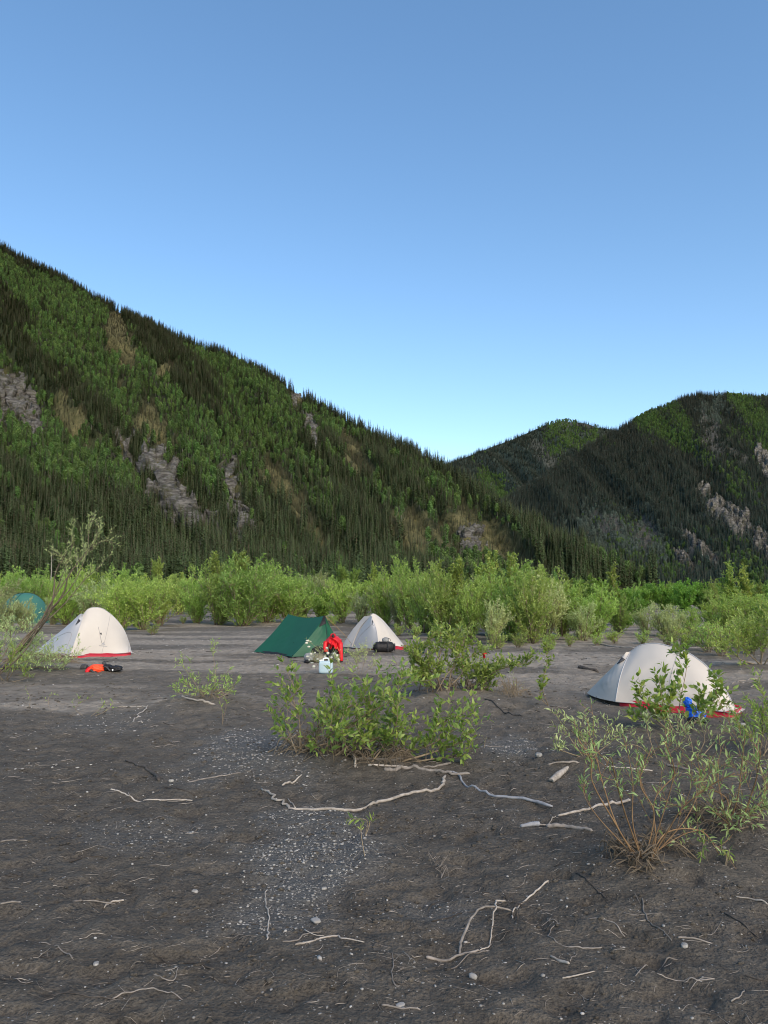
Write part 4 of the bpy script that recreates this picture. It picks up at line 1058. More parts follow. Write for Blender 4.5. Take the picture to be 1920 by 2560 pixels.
plant('willow_seedling', 'bright green shoots low in front of the right foreground willow roots', 'seedling', [[(1565, 1882), (1560, 1865), (1552, 1845)], [(1565, 1882), (1575, 1868), (1570, 1850)], [(1530, 1875), (1525, 1860), (1515, 1850)]], 1882, 'seedling2', 0.06, 0.013, 'near_poplar', 'twig_bark', 60, 2, 0.06, 21, 0.003, 0.05, 20, sub=0)
plant('willow_seedling', 'small leafy twig hanging over the silt left of the right tent', 'seedling', [[(1520, 1865), (1490, 1840), (1450, 1800)]], 1865, 'seedling3', 0.055, 0.018, 'grey_willow', 'twig_bark', 20, 2, 0.1, 22, 0.004, 0.05, 10, sub=0)
plant('willow_seedling', 'wispy willow sprigs between the poplar bush and the right tent', 'shrub', [[(1040, 1625), (1045, 1605), (1035, 1592)], [(1100, 1520), (1092, 1490), (1098, 1455)], [(1110, 1520), (1118, 1490), (1105, 1450)], [(1125, 1520), (1120, 1495), (1128, 1470)]], 1520, 'seedling4', 0.05, 0.012, 'grey_willow', 'twig_bark', 16, 4, 0.2, 23, 0.004, 0.1, 10, sub=0)
# white-tufted plant by the water can
e = plant('flowering_weed', 'thin stemmed plant with white seed tufts left of the water can', 'plant',
      [[(705, 1455), (700, 1420), (690, 1405), (665, 1385)], [(706, 1455), (708, 1425), (706, 1400)], [(700, 1455), (680, 1430), (668, 1418)], [(708, 1455), (715, 1430), (722, 1412)], [(704, 1455), (690, 1440), (680, 1425)], [(706, 1455), (720, 1440), (730, 1415)]],
      1456, 'weed', 0.07, 0.01, 'grey_willow', 'twig_bark', 34, 5, 0.2, 20, 0.004, 0.2, 20)
def blob_mesh(n=8, m_=12):
    th = np.linspace(0.001, math.pi - 0.001, n); ph = np.linspace(0, 2 * math.pi, m_, endpoint=False)
    T_, P_ = np.meshgrid(th, ph, indexing='ij')
    return np.stack([np.sin(T_) * np.cos(P_), np.sin(T_) * np.sin(P_), np.cos(T_)], -1)
fl = MB(); B_ = blob_mesh(4, 6)
fpart = to_mesh('seed_tuft', fl.grid(np.transpose(B_, (1, 0, 2)) * 0.028, wrap=True), M['flower'])
for (u, v) in [(664, 1384), (662, 1389), (669, 1386), (667, 1397), (664, 1418), (668, 1425), (672, 1413), (680, 1410), (686, 1424), (706, 1400), (708, 1411), (722, 1412), (728, 1416), (716, 1420), (695, 1436), (690, 1428), (674, 1432), (731, 1425), (702, 1418), (678, 1440)]:
    o = obj('seed_tuft', fpart, e); p = at(u, v, e.location[1] + rng.normal(0, .08)); o.location = Vector(p) - e.location
    o.scale = (1 + .8 * rng.random(), 1 + .8 * rng.random(), 0.7 + rng.random() * .6)

# ================================================================== tents
def gv(u, v): return gp(u, v)
def tubes(name, lines, r, mat, parent, sides=4):
    for ln in lines:
        part(name, MB().tube(ln, r, sides), M[mat], parent)

class Panel:
    def __init__(self, A, B, nrm, bulge=0.05, nj=24, wr=0.006, seed=0, sag=0.0):
        A = np.asarray(A); B = np.asarray(B); n = len(A)
        j = np.linspace(0, 1, nj)[None, :, None]
        P = A[:, None, :] * (1 - j) + B[:, None, :] * j
        nrm = np.asarray(nrm, float); nrm = nrm / np.linalg.norm(nrm)
        bl_ = np.broadcast_to(np.asarray(bulge, float), (n,))[:, None, None]
        P = P + nrm * bl_ * np.sin(math.pi * j)
        i = np.linspace(0, 1, n)[:, None]; jj = j[..., 0]
        w = (fbm(i * 9 + jj * 2.5, jj * 1.6 + i * 0.8, 3, seed) - 0.5) * 2 + 0.8 * np.sin((i * 14 - jj * 5) + seed) * (1 - jj) * 0.6
        an = np.arctan2(jj, i + 0.03); w = w + 1.1 * np.sin(an * 26 + seed) * np.exp(-2.5 * np.hypot(i, jj)) + 0.25 * np.sin(np.arctan2(jj, 1.03 - i) * 22 + seed) * np.exp(-3 * np.hypot(1 - i, jj))
        edge = np.sin(math.pi * np.clip(jj, 0, 1)) * np.sin(math.pi * np.clip(i, 0, 1)) ** 0.5
        P = P + nrm * (w * edge * wr)[..., None]
        self.P = P; self.nrm = nrm
    def at(self, i, j, off=0.004):
        a = np.clip(i * (self.P.shape[0] - 1), 0, self.P.shape[0] - 1.001); b = np.clip(j * (self.P.shape[1] - 1), 0, self.P.shape[1] - 1.001)
        x, y = int(a), int(b); fa, fb = a - x, b - y; G = self.P
        return G[x, y] * (1 - fa) * (1 - fb) + G[x + 1, y] * fa * (1 - fb) + G[x, y + 1] * (1 - fa) * fb + G[x + 1, y + 1] * fa * fb + self.nrm * off
    def line(self, pts, n=14, off=0.004): return np.array([self.at(a, b, off) for a, b in crom([(p[0], p[1], 0) for p in pts], n)[:, :2]])

def dome_tent(name, label, Fn, Bn, width, hub, ridge, tip, flap, front_mat='tent_shade_grey', wr=0.008, flip=1, doorz=None, logo=False, mid_seam=0.5, far_guy=None, red_h=0.10, lift=0.07, foot_w=0.85, skirt=True):
    """two-pole tunnel-dome tent: near front corner Fn, near foot corner Bn (ground points), hub and ridge in the picture plane of the tent's middle"""
    Fn = np.asarray(Fn, float); Bn = np.asarray(Bn, float)
    ax = Bn - Fn; ax[2] = 0; ax /= np.linalg.norm(ax)
    away = np.array([-ax[1], ax[0], 0.0])
    if away[1] < 0: away = -away
    Ff = Fn + away * width; Bf = Bn + away * width * foot_w
    base = (Fn + Bn + Ff + Bf) / 4; base[2] = float(gz(base[0], base[1]))
    e = thing(name, base, label, 'tent')
    mid0 = (Fn + Ff) / 2; mid1 = (Bn + Bf) / 2
    # ridge points: on the vertical plane through the tent's middle line
    def onplane(u, v):
        d = ray(u * K, v * K); dm = mid1 - mid0; nrm = np.array([-dm[1], dm[0], 0.0])
        t = np.dot(mid0 - np.array([0, 0, CAMH]), nrm) / np.dot(d, nrm)
        return np.array([0, 0, CAMH]) + d * t
    R = np.array([onplane(u, v) for u, v in [hub] + ridge])
    R = crom(R, 34)
    up = lambda p, h: np.array([p[0], p[1], float(gz(p[0], p[1])) + h])
    n = 34
    bn = np.linspace(up(Fn, lift), up(Bn, lift), n); bf = np.linspace(up(Ff, lift), up(Bf, lift), n)
    bn = bn + away * (np.sin(np.linspace(0, math.pi, n)) * 0.05)[:, None]
    bf = bf - away * (np.sin(np.linspace(0, math.pi, n)) * 0.05)[:, None]
    hgt_ = R[:, 2] - bn[:, 2]; bg_ = 0.13 * np.clip(hgt_ / hgt_.max(), 0, 1)
    sideN = Panel(bn, R, -away + np.array([0, 0, 0.55]), bg_, 26, wr, 3)
    sideF = Panel(bf, R, away + np.array([0, 0, 0.55]), bg_, 26, wr, 4)
    spn = part('side_panel', MB().grid(sideN.P), M['tent_white'], e)
    part('side_panel', MB().grid(sideF.P), M['tent_white'], e)
    foot = Panel(sideN.P[-1], sideF.P[-1], ax, 0.02, 16, 0.002, 5)
    part('foot_panel', MB().grid(foot.P), M['tent_white'], e)
    # vestibule from the front arms to the pegged tip
    tp = up(g(*tip), 0.03)
    cl = crom([tp, tp + (R[0] - tp) * 0.5 + np.array([0, 0, 0.02]), R[0]], 26)
    vn = Panel(sideN.P[0], cl, -away - ax * 0.5, flap, 20, wr, 6); vf = Panel(sideF.P[0], cl, away - ax * 0.5, flap, 20, wr, 7)
    # Panel(): i runs bottom -> hub here
    vpn = part('vestibule_panel', MB().grid(vn.P), M[front_mat], e)  # default front_mat has the bluish shade of this face in its colour
    part('vestibule_panel', MB().grid(vf.P), M[front_mat], e)
    # floor tub
    z0 = -0.02
    ins = lambda p, q: p + (base - p) * 0.06 + np.array([0, 0, 0.0])
    c4 = [ins(p, None) for p in (Fn, Bn, Bf, Ff)]
    fl = MB(); ring = []
    for k in range(4):
        a, b = c4[k], c4[(k + 1) % 4]
        for s in np.linspace(0, 1, 10, endpoint=False): ring.append(a + (b - a) * s)
    ring = np.array(ring); zz = gz(ring[:, 0], ring[:, 1])
    lo = ring.copy(); lo[:, 2] = zz - 0.03; hi = ring.copy(); hi[:, 2] = zz + red_h + (fbm(np.arange(len(ring)) * .7, np.zeros(len(ring)), 2, 8) - .5) * .03
    inn = hi + (base - hi) * 0.04; inn[:, 2] = hi[:, 2] - 0.02
    fl.grid(np.stack([lo, hi, inn], 1), wrap=True)
    part('floor_tub', fl, M['red_floor'], e)
    # poles showing as seams, hem
    tubes('pole_sleeve', [sideN.P[0] + (-away) * .004, R + np.array([0, 0, .003])], 0.009, 'tent_shade_grey', e, 5)
    tubes('hem', [bn + (-away) * .004], 0.006, 'seam', spn)
    if mid_seam: tubes('seam', [sideN.line([(mid_seam, 0.02), (mid_seam, 0.98)], 20, .003)], 0.004, 'seam', spn)
    tubes('seam', [sideN.line([(0.93, 0.02), (0.9, 0.5), (0.82, 0.98)], 16, .003)], 0.004, 'seam', spn)
    if doorz: tubes('zip', [vn.line(doorz, 20, .006)], 0.006, 'seam', vpn)
    # hood vent above the door
    vt = MB(); a = vn.at(0.80, 0.06, .01); b = vn.at(0.86, 0.34, .02); c = vn.at(0.70, 0.25, .05)
    vt.add(np.array([a, b, c, a + [0, 0, .012], b + [0, 0, .012], c + [0, 0, .012]]), [(0, 1, 2), (3, 5, 4)], [(0, 3, 4, 1), (1, 4, 5, 2), (2, 5, 3, 0)])
    part('vent_hood', vt, M['charcoal'], vpn, False)
    # skirt and guys at the foot end
    if skirt:
      sk = MB()
    q0 = sideN.at(0.99, 0.02, 0); q1 = sideN.at(0.985, 0.22, 0); q2 = up(Bn + ax * 0.16 + away * 0.1, 0.02)
    if skirt: sk.add(np.array([q0, q1, q2, q0 + away * .004, q1 + away * .004, q2 + away * .004]), [(0, 1, 2), (3, 5, 4)], [(0, 3, 4, 1), (1, 4, 5, 2), (2, 5, 3, 0)])
    if skirt: part('foot_skirt', sk, M['tent_white'], e, False)
    pegs = [up(Bn + ax * 0.22 + away * 0.1, 0.0), tp + np.array([0, 0, -.03]) - ax * .05]
    tubes('guy_line', [np.array([q2, pegs[0]]), np.array([vn.at(0.02, .5, 0), up(Fn - ax * .35 - away * .02, 0)])], 0.003, 'cord_dark', e, 3)
    for p in pegs: part('peg', MB().tube([p + [0, 0, -.08], p + [0, 0, .05]], .005, 5), M['seam'], e)
    if logo:
        lg = MB(); q = lambda i, j: sideN.at(i, j, .006)
        def plate(a, b, c, d): lg.add(np.array([a, b, c, d]), None, [(0, 1, 2, 3)])
        plate(q(.455, .200), q(.475, .205), q(.49, .255), q(.483, .255)); plate(q(.475, .205), q(.50, .205), q(.49, .25), q(.487, .25)); plate(q(.505, .205), q(.525, .205), q(.495, .24), q(.492, .24))
        for k in range(10): plate(q(.43 + .013 * k, .165), q(.439 + .013 * k, .165), q(.439 + .013 * k, .185), q(.43 + .013 * k, .185))
        part('logo_print', lg, M['seam'], spn, False)
        tubes('zip', [sideN.line([(.36, .55), (.46, .24)], 6, .005)], .006, 'seam', spn)
        part('toggle', MB().tube([sideN.at(.415, .43, .02), sideN.at(.43, .40, .02)], .018, 6), M['charcoal'], spn)
    return e

# cream tent at far left
dome_tent('dome_tent', 'cream dome tent with red groundsheet at far left, logo on its side', gv(150, 1420), gv(287, 1414), 1.15, (181, 1326),
          [(192, 1315), (210, 1312.5), (227, 1318), (250, 1337), (268, 1361), (279, 1390), (283, 1405)], (73, 1411), 0.16, doorz=[(0.02, 0.15), (0.45, 0.2), (0.52, 0.45), (0.4, 0.8), (0.25, 0.95)], logo=True)
# small white tent right of the green one
dome_tent('dome_tent', 'small white dome tent with door in painted shade beside the green tent', gv(816, 1409), gv(880, 1404), 1.2, (800, 1331),
          [(806, 1326), (815, 1330), (828, 1341), (846, 1362), (864, 1384), (875, 1397)], (742, 1402), 0.20, doorz=[(0.03, 0.75), (0.45, 0.72), (0.72, 0.4), (0.66, 0.12)], mid_seam=0.0)
# right tent
dome_tent('dome_tent', 'pale grey dome tent with red groundsheet at right, behind the poplar sapling', gv(1330, 1531), gv(1594, 1555), 1.2, (1362, 1408),
          [(1384, 1394), (1415, 1390), (1448, 1397), (1488, 1411), (1534, 1446), (1566, 1489), (1584, 1522), (1594, 1541)], (1268, 1506), 0.10, front_mat='tent_white', wr=0.022, mid_seam=0.44, foot_w=0.5, skirt=False)

# green ridge tent on two upright poles
A_, B_, C_ = gv(548, 1411), gv(631, 1422), gv(750, 1415)
D_ = A_ + (C_ - B_)
up_ = lambda p, h: np.array([p[0], p[1], float(gz(p[0], p[1])) + h])
base = (A_ + B_ + C_ + D_) / 4; base[2] = float(gz(base[0], base[1]))
e = thing('ridge_tent', base, 'dark green ridge tent with sagging ridge and black peak cap', 'tent')
fm = (B_ + C_) / 2; rm = (A_ + D_) / 2
fpk = at(702, 1330, fm[1]); rpk = at(622, 1326.5, rm[1])
n = 36; s = np.linspace(0, 1, n)[:, None]
rd = rpk + (fpk - rpk) * s; rd[:, 2] -= 0.085 * np.sin(math.pi * s[:, 0])
bt = up_(A_, .03) + (up_(B_, .02) - up_(A_, .03)) * s; bt2 = up_(D_, .03) + (up_(C_, .03) - up_(D_, .03)) * s
away = np.array([-(B_ - A_)[1], (B_ - A_)[0], 0]); away /= np.linalg.norm(away)
if away[1] < 0: away = -away
inw = lambda P, sg: P + away[None] * (sg * 0.10 * np.sin(math.pi * s))
sn = Panel(inw(bt, 1), rd, away + np.array([0, 0, -.4]), 0.05, 26, 0.008, 11)
sf = Panel(inw(bt2, -1), rd, -away + np.array([0, 0, -.4]), 0.05, 26, 0.008, 12)
part('side_panel', MB().grid(sn.P), M['tent_green'], e); part('side_panel', MB().grid(sf.P), M['tent_green'], e)
# front doors: two panels meeting at the pole line, bulging outward
ax = (B_ - A_) / np.linalg.norm(B_ - A_)
pole_foot = up_(fm + ax * 0.42, .02)
cl = crom([pole_foot, pole_foot + (fpk - pole_foot) * .5, fpk], 26)
en = np.linspace(sn.P[-1][0], fpk, 26); ef = np.linspace(sf.P[-1][0], fpk, 26)
d1 = Panel(sn.P[-1], cl, ax - away * .3, -0.03, 26, 0.016, 13); d2 = Panel(sf.P[-1], cl, ax + away * .3, -0.05, 26, 0.016, 14)
dpn = part('door_panel', MB().grid(d1.P), M['tent_green'], e); part('door_panel', MB().grid(d2.P), M['tent_green'], e)
rp2 = up_(rm - ax * 0.25, .02); cl2 = np.linspace(rp2, rpk, 26)
part('rear_panel', MB().grid(Panel(sn.P[0], cl2, -ax, 0, 12, 0.006, 15).P), M['tent_green'], e)
part('rear_panel', MB().grid(Panel(sf.P[0], cl2, -ax, 0, 12, 0.006, 16).P), M['tent_green'], e)
# black peak cap, groundsheet edge, zip, poles, guys
cap = MB(); c0 = fpk + np.array([0, 0, .012])
pa = sn.at(.90, .99, .012); pb = sn.at(.985, .70, .014); pc = d1.at(.80, .95, .014); pd = d2.at(.80, .5, .014); pe = sf.at(.90, .99, .012)
cap.add(np.array([c0, pa, pb, pc, pd, pe]), [(0, 1, 2), (0, 2, 3), (0, 3, 4), (0, 4, 5)])
part('peak_cap', cap, M['black'], e, False)
gs = MB()
rg = np.vstack([np.linspace(A_, B_, 12)[:-1] + away * .06, np.linspace(B_, C_, 12)[:-1] + ax * .0, np.linspace(C_, D_, 12)[:-1], np.linspace(D_, A_, 12)[:-1]])
z_ = gz(rg[:, 0], rg[:, 1]); lo = rg.copy(); lo[:, 2] = z_ - .03; hi = rg + (base - rg) * .03; hi[:, 2] = z_ + .06; inn = rg + (base - rg) * .1; inn[:, 2] = z_ + .04
part('groundsheet', gs.grid(np.stack([lo, hi, inn], 1), wrap=True), M['black'], e)
part('zip', MB().tube(cl + ax * .012, .008, 4), M['dark_green_cloth'], dpn)
part('pole', MB().tube([up_(fm + ax * .1, 0), fpk], .01, 6), M['charcoal'], e); part('pole', MB().tube([up_(rm, 0), rpk], .01, 6), M['charcoal'], e)
part('guy_line', MB().tube([fpk, at(745, 1372, fm[1] + .25), up_(g(765, 1400), 0)], .006, 4), M['guy'], e)
part('guy_line', MB().tube([rpk, up_(rm - ax * 1.1, 0)], .006, 4), M['guy'], e)
part('guy_line', MB().tube([sn.at(0, 0, 0), up_(A_ - ax * .35 - away * .05, 0)], .006, 4), M['cord_dark'], e)
part('tie_out', MB().tube([sn.at(.68, .33, .0), sn.at(.70, .36, .04), sn.at(.71, .34, .01)], .012, 5), M['black'], e)

# teal dome half hidden behind the leaning willow
def superdome(c, rx, ry, h, ang, n=28, m_=22, p=1.25):
    a = np.linspace(0, 2 * math.pi, n, endpoint=False); t = np.linspace(0, math.pi / 2, m_)
    A, T = np.meshgrid(a, t, indexing='ij')
    rr = np.cos(T) ** (1 / p) * (1 + 0.05 * np.cos(4 * A) * np.cos(T))
    x = rr * np.cos(A) * rx; y = rr * np.sin(A) * ry; z = np.sin(T) ** p * h
    ca, sa = math.cos(ang), math.sin(ang)
    return np.stack([c[0] + x * ca - y * sa, c[1] + x * sa + y * ca, c[2] + z], -1)
pt = gp(52, 1345)
e = thing('dome_tent', pt, 'teal dome tent half hidden behind the leaning willow at the left edge', 'tent')
hh = at(50, 1281, pt[1])[2] - pt[2]; rx = at(100, 1340, pt[1])[0] - pt[0] + .1
part('fly', MB().grid(superdome(pt, rx, rx * .8, hh, .3), wrap=True), M['tent_teal'], e)
for a in (0.3, 1.4):
    t = np.linspace(0, math.pi, 24); rr = np.abs(np.cos(t)) ** .8 * np.sign(np.cos(t))
    ln = np.stack([pt[0] + rr * rx * math.cos(a) * 1.01, pt[1] + rr * rx * .82 * math.sin(a), pt[2] + np.sin(t) ** 1.25 * hh * 1.01], -1)
    part('pole_sleeve', MB().tube(ln, .012, 5), M['dark_green_cloth'], e)
part('door_zip', MB().tube(pt + np.array([[-.3, -rx * .78, .05], [-.28, -rx * .66, .8], [0, -rx * .55, 1.1], [.28, -rx * .66, .8], [.3, -rx * .78, .05]]), .012, 4), M['dark_green_cloth'], e)

# ================================================================== camping gear
def lump(c, size, seed, crease=0.18, rot=0.0, sq=2.6, flat=True, n=26, m_=36):
    """a soft creased bundle: superellipsoid with folds; rests on c"""
    S = blob_mesh(n, m_)
    crease = crease * 1.5
    q = np.sign(S) * np.abs(S) ** (2 / sq)
    ph = np.arctan2(S[..., 1], S[..., 0]); th = S[..., 2]
    w = fbm((ph + 3.2) * 1.3 * (1 - 0 * th), (th + 1) * 2.2, 3, seed); wb = fbm((np.pi - np.abs(ph)) * 2.2, (th + 1) * 3.0, 3, seed + 5)
    w = 0.5 * (np.abs(w - .5) * 2 + np.abs(wb - .5) * 2)
    q = q * (1 - crease * (w * 1.6 - .3))[..., None]
    P = q * np.array(size) / 2
    if flat: P[..., 2] = np.maximum(P[..., 2], -size[2] * .42)
    ca, sa = math.cos(rot), math.sin(rot)
    x = P[..., 0] * ca - P[..., 1] * sa; y = P[..., 0] * sa + P[..., 1] * ca
    P = np.stack([x, y, P[..., 2] + size[2] * .42], -1) + np.asarray(c)
    return MB().grid(np.transpose(P, (1, 0, 2)), wrap=True)

def mpx(d): return d / F * K                 # metres per 1659-sheet pixel at depth d

# -- by the cream tent
p = gp(236, 1449); k = mpx(p[1])
e = thing('black_backpack', p, 'black backpack with loose straps lying in front of the cream tent', 'backpack')
part('body', lump(p + [12 * k, 0, 0], (30 * k, .34, 13 * k), 3, .2, 0.1), M['black'], e)
part('lid', lump(p + [-6 * k, .02, 0], (22 * k, .3, 15 * k), 4, .25, -.2), M['black'], e)
part('hip_belt', lump(p + [-13 * k, .05, 5 * k], (9 * k, .12, 17 * k), 6, .25, .2), M['charcoal'], e)
part('strap', MB().tube(crom([p + [-10 * k, -.15, 12 * k], p + [0, -.2, 10 * k], p + [8 * k, -.2, 2 * k]], 10), .018, 5), M['charcoal'], e)
part('label_tag', MB().tube([p + [13 * k, -.19, 2 * k], p + [13 * k, -.19, 6 * k]], .018, 4), M['white_plastic'], e)
p = gp(210, 1450)
e = thing('orange_jacket', p, 'crumpled orange jacket left of the black backpack', 'jacket')
part('cloth', lump(p + [0, 0, 0], (30 * k, .36, 18 * k), 8, .3, 0.2), M['orange_cloth'], e)
part('sleeve', MB().tube(crom([p + [-11 * k, -.1, 9 * k], p + [-16 * k, -.14, 4 * k], p + [-14 * k, -.2, 1.5 * k]], 10), np.linspace(.06, .05, 10), 8), M['red_cloth'], e)
part('lining', MB().tube(crom([p + [-8 * k, -.18, 6 * k], p + [0, -.2, 2 * k], p + [6 * k, -.2, 1 * k]], 10), np.linspace(.03, .02, 10), 6), M['charcoal'], e)
p = gp(183, 1449)
e = thing('dark_bottle', p, 'dark grey bottle lying left of the orange jacket', 'bottle')
x = np.linspace(-9, 9, 14) * k
prof = np.array([.3, .9, 1, 1, 1, 1, 1, 1, 1, .95, .8, .45, .42, .1]) * .062
part('body', MB().tube(np.stack([p[0] + x[:11], p[1] + 0 * x[:11], p[2] + .062 + 0 * x[:11]], -1), prof[:11], 12), M['charcoal'], e)
part('cap', MB().tube(np.stack([p[0] + x[10:], p[1] + 0 * x[10:], p[2] + .062 + 0 * x[10:]], -1), prof[10:], 10), M['black'], e)

# -- by the green tent
p = gp(718, 1434); k = mpx(p[1])
e = thing('hiking_backpack', p, 'black backpack standing upright under the red jacket', 'backpack')
part('body', lump(p + [2 * k, .05, 0], (27 * k, .30, 42 * k), 21, .12, 0, 3.2), M['black'], e)
part('front_pocket', lump(p + [3 * k, -.14, 0], (19 * k, .14, 22 * k), 22, .15, 0, 3), M['charcoal'], e)
part('lid', lump(p + [2 * k, 0, 36 * k], (24 * k, .28, 10 * k), 23, .15), M['black'], e)
for s_ in (-1, 1): part('strap', MB().tube(crom([p + [s_ * 6 * k, -.17, 38 * k], p + [s_ * 8 * k, -.2, 22 * k], p + [s_ * 7 * k, -.2, 6 * k]], 10), .014, 5), M['charcoal'], e)
# red jacket draped over it: shoulders, hood, body folds, hanging sleeve
e = thing('red_jacket', p + np.array([0, 0, 22 * k]), 'red jacket hanging over the backpack beside the green tent', 'jacket')
a = np.linspace(-1, 1, 30); b = np.linspace(0, 1, 20); A, B = np.meshgrid(a, b, indexing='ij')
shd = 52 - 7 * np.abs(A) ** 1.7 - 1.5 * np.cos(A * 7)
bot = np.where(A < -.62, 22, np.where(A > .55, 24, 30 + 3 * np.cos(A * 9)))
Zc = shd + (bot - shd) * B
wid = 17 + 1.5 * B * np.sin(A * 3)
Xc = 2 + A * wid
Yc = -.22 + .16 * A ** 2 - .05 * np.sin(A * 13 + B * 5) * B - .04 * np.cos(A * 5 - B * 9) + .06 * (1 - B) ** 2
Pj = np.stack([p[0] + Xc * k, p[1] + Yc, p[2] + Zc * k], -1)
Pb = Pj.copy(); Pb[..., 1] = p[1] + .24 - .1 * A ** 2; Pb[..., 2] = p[2] + (shd + (34 - shd) * B) * k
part('front', MB().grid(Pj), M['red_cloth'], e); part('back', MB().grid(Pb), M['red_cloth'], e)
part('shoulders', MB().grid(np.stack([Pj[:, 0], (Pj[:, 0] + Pb[:, 0]) / 2 + [0, 0, .03], Pb[:, 0]], 1)), M['red_cloth'], e)
part('hood', lump(p + [1 * k, -.02, 48 * k], (13 * k, .2, 12 * k), 27, .25), M['red_cloth'], e)
part('hood_lining', lump(p + [1.5 * k, -.08, 50 * k], (7 * k, .14, 9 * k), 28, .2), M['black'], e)
part('sleeve', MB().tube(crom([p + [17 * k, -.1, 40 * k], p + [18.5 * k, -.16, 22 * k], p + [19.5 * k, -.18, 8 * k], p + [20 * k, -.18, 3 * k]], 14), np.linspace(.068, .04, 14), 9), M['red_cloth'], e)
part('sleeve', MB().tube(crom([p + [-14 * k, -.1, 42 * k], p + [-15 * k, -.16, 30 * k], p + [-13 * k, -.16, 22 * k]], 12), np.linspace(.06, .045, 12), 9), M['red_cloth'], e)
part('cuff', MB().tube([p + [20 * k, -.18, 3 * k], p + [20.5 * k, -.18, 0.6 * k]], .034, 8), M['black'], e)
p = gp(690, 1434)
e = thing('olive_sack', p, 'olive grey stuff sack lying by the green tent door', 'sack')
part('body', lump(p, (34 * k, .3, 20 * k), 31, .22, .1), M['olive_cloth'], e)
part('drawstring', MB().tube(crom([p + [-17 * k, -.05, 8 * k], p + [-20 * k, -.1, 5 * k], p + [-18 * k, -.12, 1 * k]], 8), .01, 4), M['black'], e)
p = gp(670, 1434)
e = thing('grey_sack', p, 'grey and black stuff sack behind the white-tufted plant', 'sack')
part('body', lump(p, (24 * k, .3, 21 * k), 33, .25, -.3), M['grey_cloth'], e)
part('base', lump(p + [-2 * k, -.1, -.02], (20 * k, .2, 9 * k), 34, .25), M['black'], e)
p = gp(688, 1424)
e = thing('black_sack', p, 'black bag behind the olive sack at the green tent door', 'bag')
part('body', lump(p, (36 * k, .26, 28 * k), 35, .25, .1), M['black'], e)
part('handle', MB().tube(crom([p + [-6 * k, -.1, 25 * k], p + [0, -.12, 29 * k], p + [6 * k, -.1, 25 * k]], 8), .012, 5), M['charcoal'], e)
p = gp(702, 1436)
e = thing('tan_box', p + np.array([8 * k, -.05, 0]), 'small tan paper bag right behind the water can', 'bag')
part('body', lump(p + [10 * k, -.05, 0], (10 * k, .16, 14 * k), 37, .1, .3, 4), M['tan_cloth'], e)
part('fold', MB().tube([p + [6 * k, -.1, 13 * k], p + [14 * k, -.1, 13 * k]], .012, 4), M['tan_cloth'], e)
# water can
p = gp(704, 1459); k = mpx(p[1]); hgt = 26 * k; wdt = 30 * k
e = thing('water_can', p, 'translucent blue-white folding water can with top handle', 'water can')
S = blob_mesh(22, 40); q = np.sign(S) * np.abs(S) ** (2 / 5.5)
rib = 1 - .02 * np.cos(S[..., 2] * 22)
part('body', MB().grid(np.transpose(q * rib[..., None] * np.array([wdt / 2, wdt * .36, hgt / 2]) + p + [0, 0, hgt / 2], (1, 0, 2)), wrap=True), M['water_can'], e)
part('handle', MB().tube(crom([p + [-6.5 * k, 0, hgt * .96], p + [-5.5 * k, 0, hgt + 4.5 * k], p + [0, 0, hgt + 5.8 * k], p + [5.5 * k, 0, hgt + 4.5 * k], p + [6.5 * k, 0, hgt * .96]], 18), .017, 8), M['white_plastic'], e)
part('cap', MB().tube([p + [-11 * k, 0, hgt * .94], p + [-11.5 * k, 0, hgt + 2.5 * k]], .035, 12), M['white_plastic'], e)
# black duffel with grey pouch at the small white tent
p = gp(829, 1412); k = mpx(p[1])
e = thing('duffel_bag', p, 'black duffel bag lying in front of the small white tent', 'duffel bag')
t = np.linspace(-1, 1, 22); rr = (1 - np.abs(t) ** 6 * .75) * 11.5 * k * (1 + .03 * np.sin(t * 17))
part('body', MB().tube(np.stack([p[0] + t * 23 * k, p[1] + .08 * t, p[2] + 11 * k + 0 * t], -1), rr, 20), M['black'], e)
for s_ in (-.38, .38):
    th = np.linspace(0, 2 * math.pi, 24); x = p[0] + s_ * 23 * k
    part('strap', MB().tube(np.stack([x + 0 * th, p[1] + np.cos(th) * 11.7 * k, p[2] + 11 * k + np.sin(th) * 11.7 * k], -1), .014, 5), M['charcoal'], e)
part('handle', MB().tube(crom([p + [-8.7 * k, -.1, 21 * k], p + [0, -.2, 23 * k], p + [8.7 * k, -.1, 21 * k]], 10), .014, 5), M['charcoal'], e)
part('end_cap', lump(p + [23.5 * k, .05, 3 * k], (3 * k, .24, 17 * k), 39, .1), M['charcoal'], e)
q0 = p + np.array([4 * k, 0, 21 * k])
e = thing('grey_pouch', q0, 'small grey pouch resting on the black duffel bag', 'pouch')
part('body', lump(q0, (15 * k, .2, 11 * k), 41, .22), M['grey_cloth'], e)
part('drawcord', MB().tube(crom([q0 + [5 * k, -.05, 8 * k], q0 + [9 * k, -.08, 7 * k], q0 + [11 * k, -.1, 3 * k]], 8), .008, 4), M['black'], e)
p = gp(908, 1414); k = mpx(p[1])
e = thing('green_bag', p, 'dark green bag half hidden left of the tangled poplar bush', 'bag')
part('body', lump(p, (20 * k, .3, 22 * k), 43, .15, 0, 3), M['dark_green_cloth'], e)
part('strap', MB().tube(crom([p + [-6 * k, -.16, 20 * k], p + [-7 * k, -.2, 10 * k], p + [-6 * k, -.2, 2 * k]], 8), .014, 5), M['black'], e)
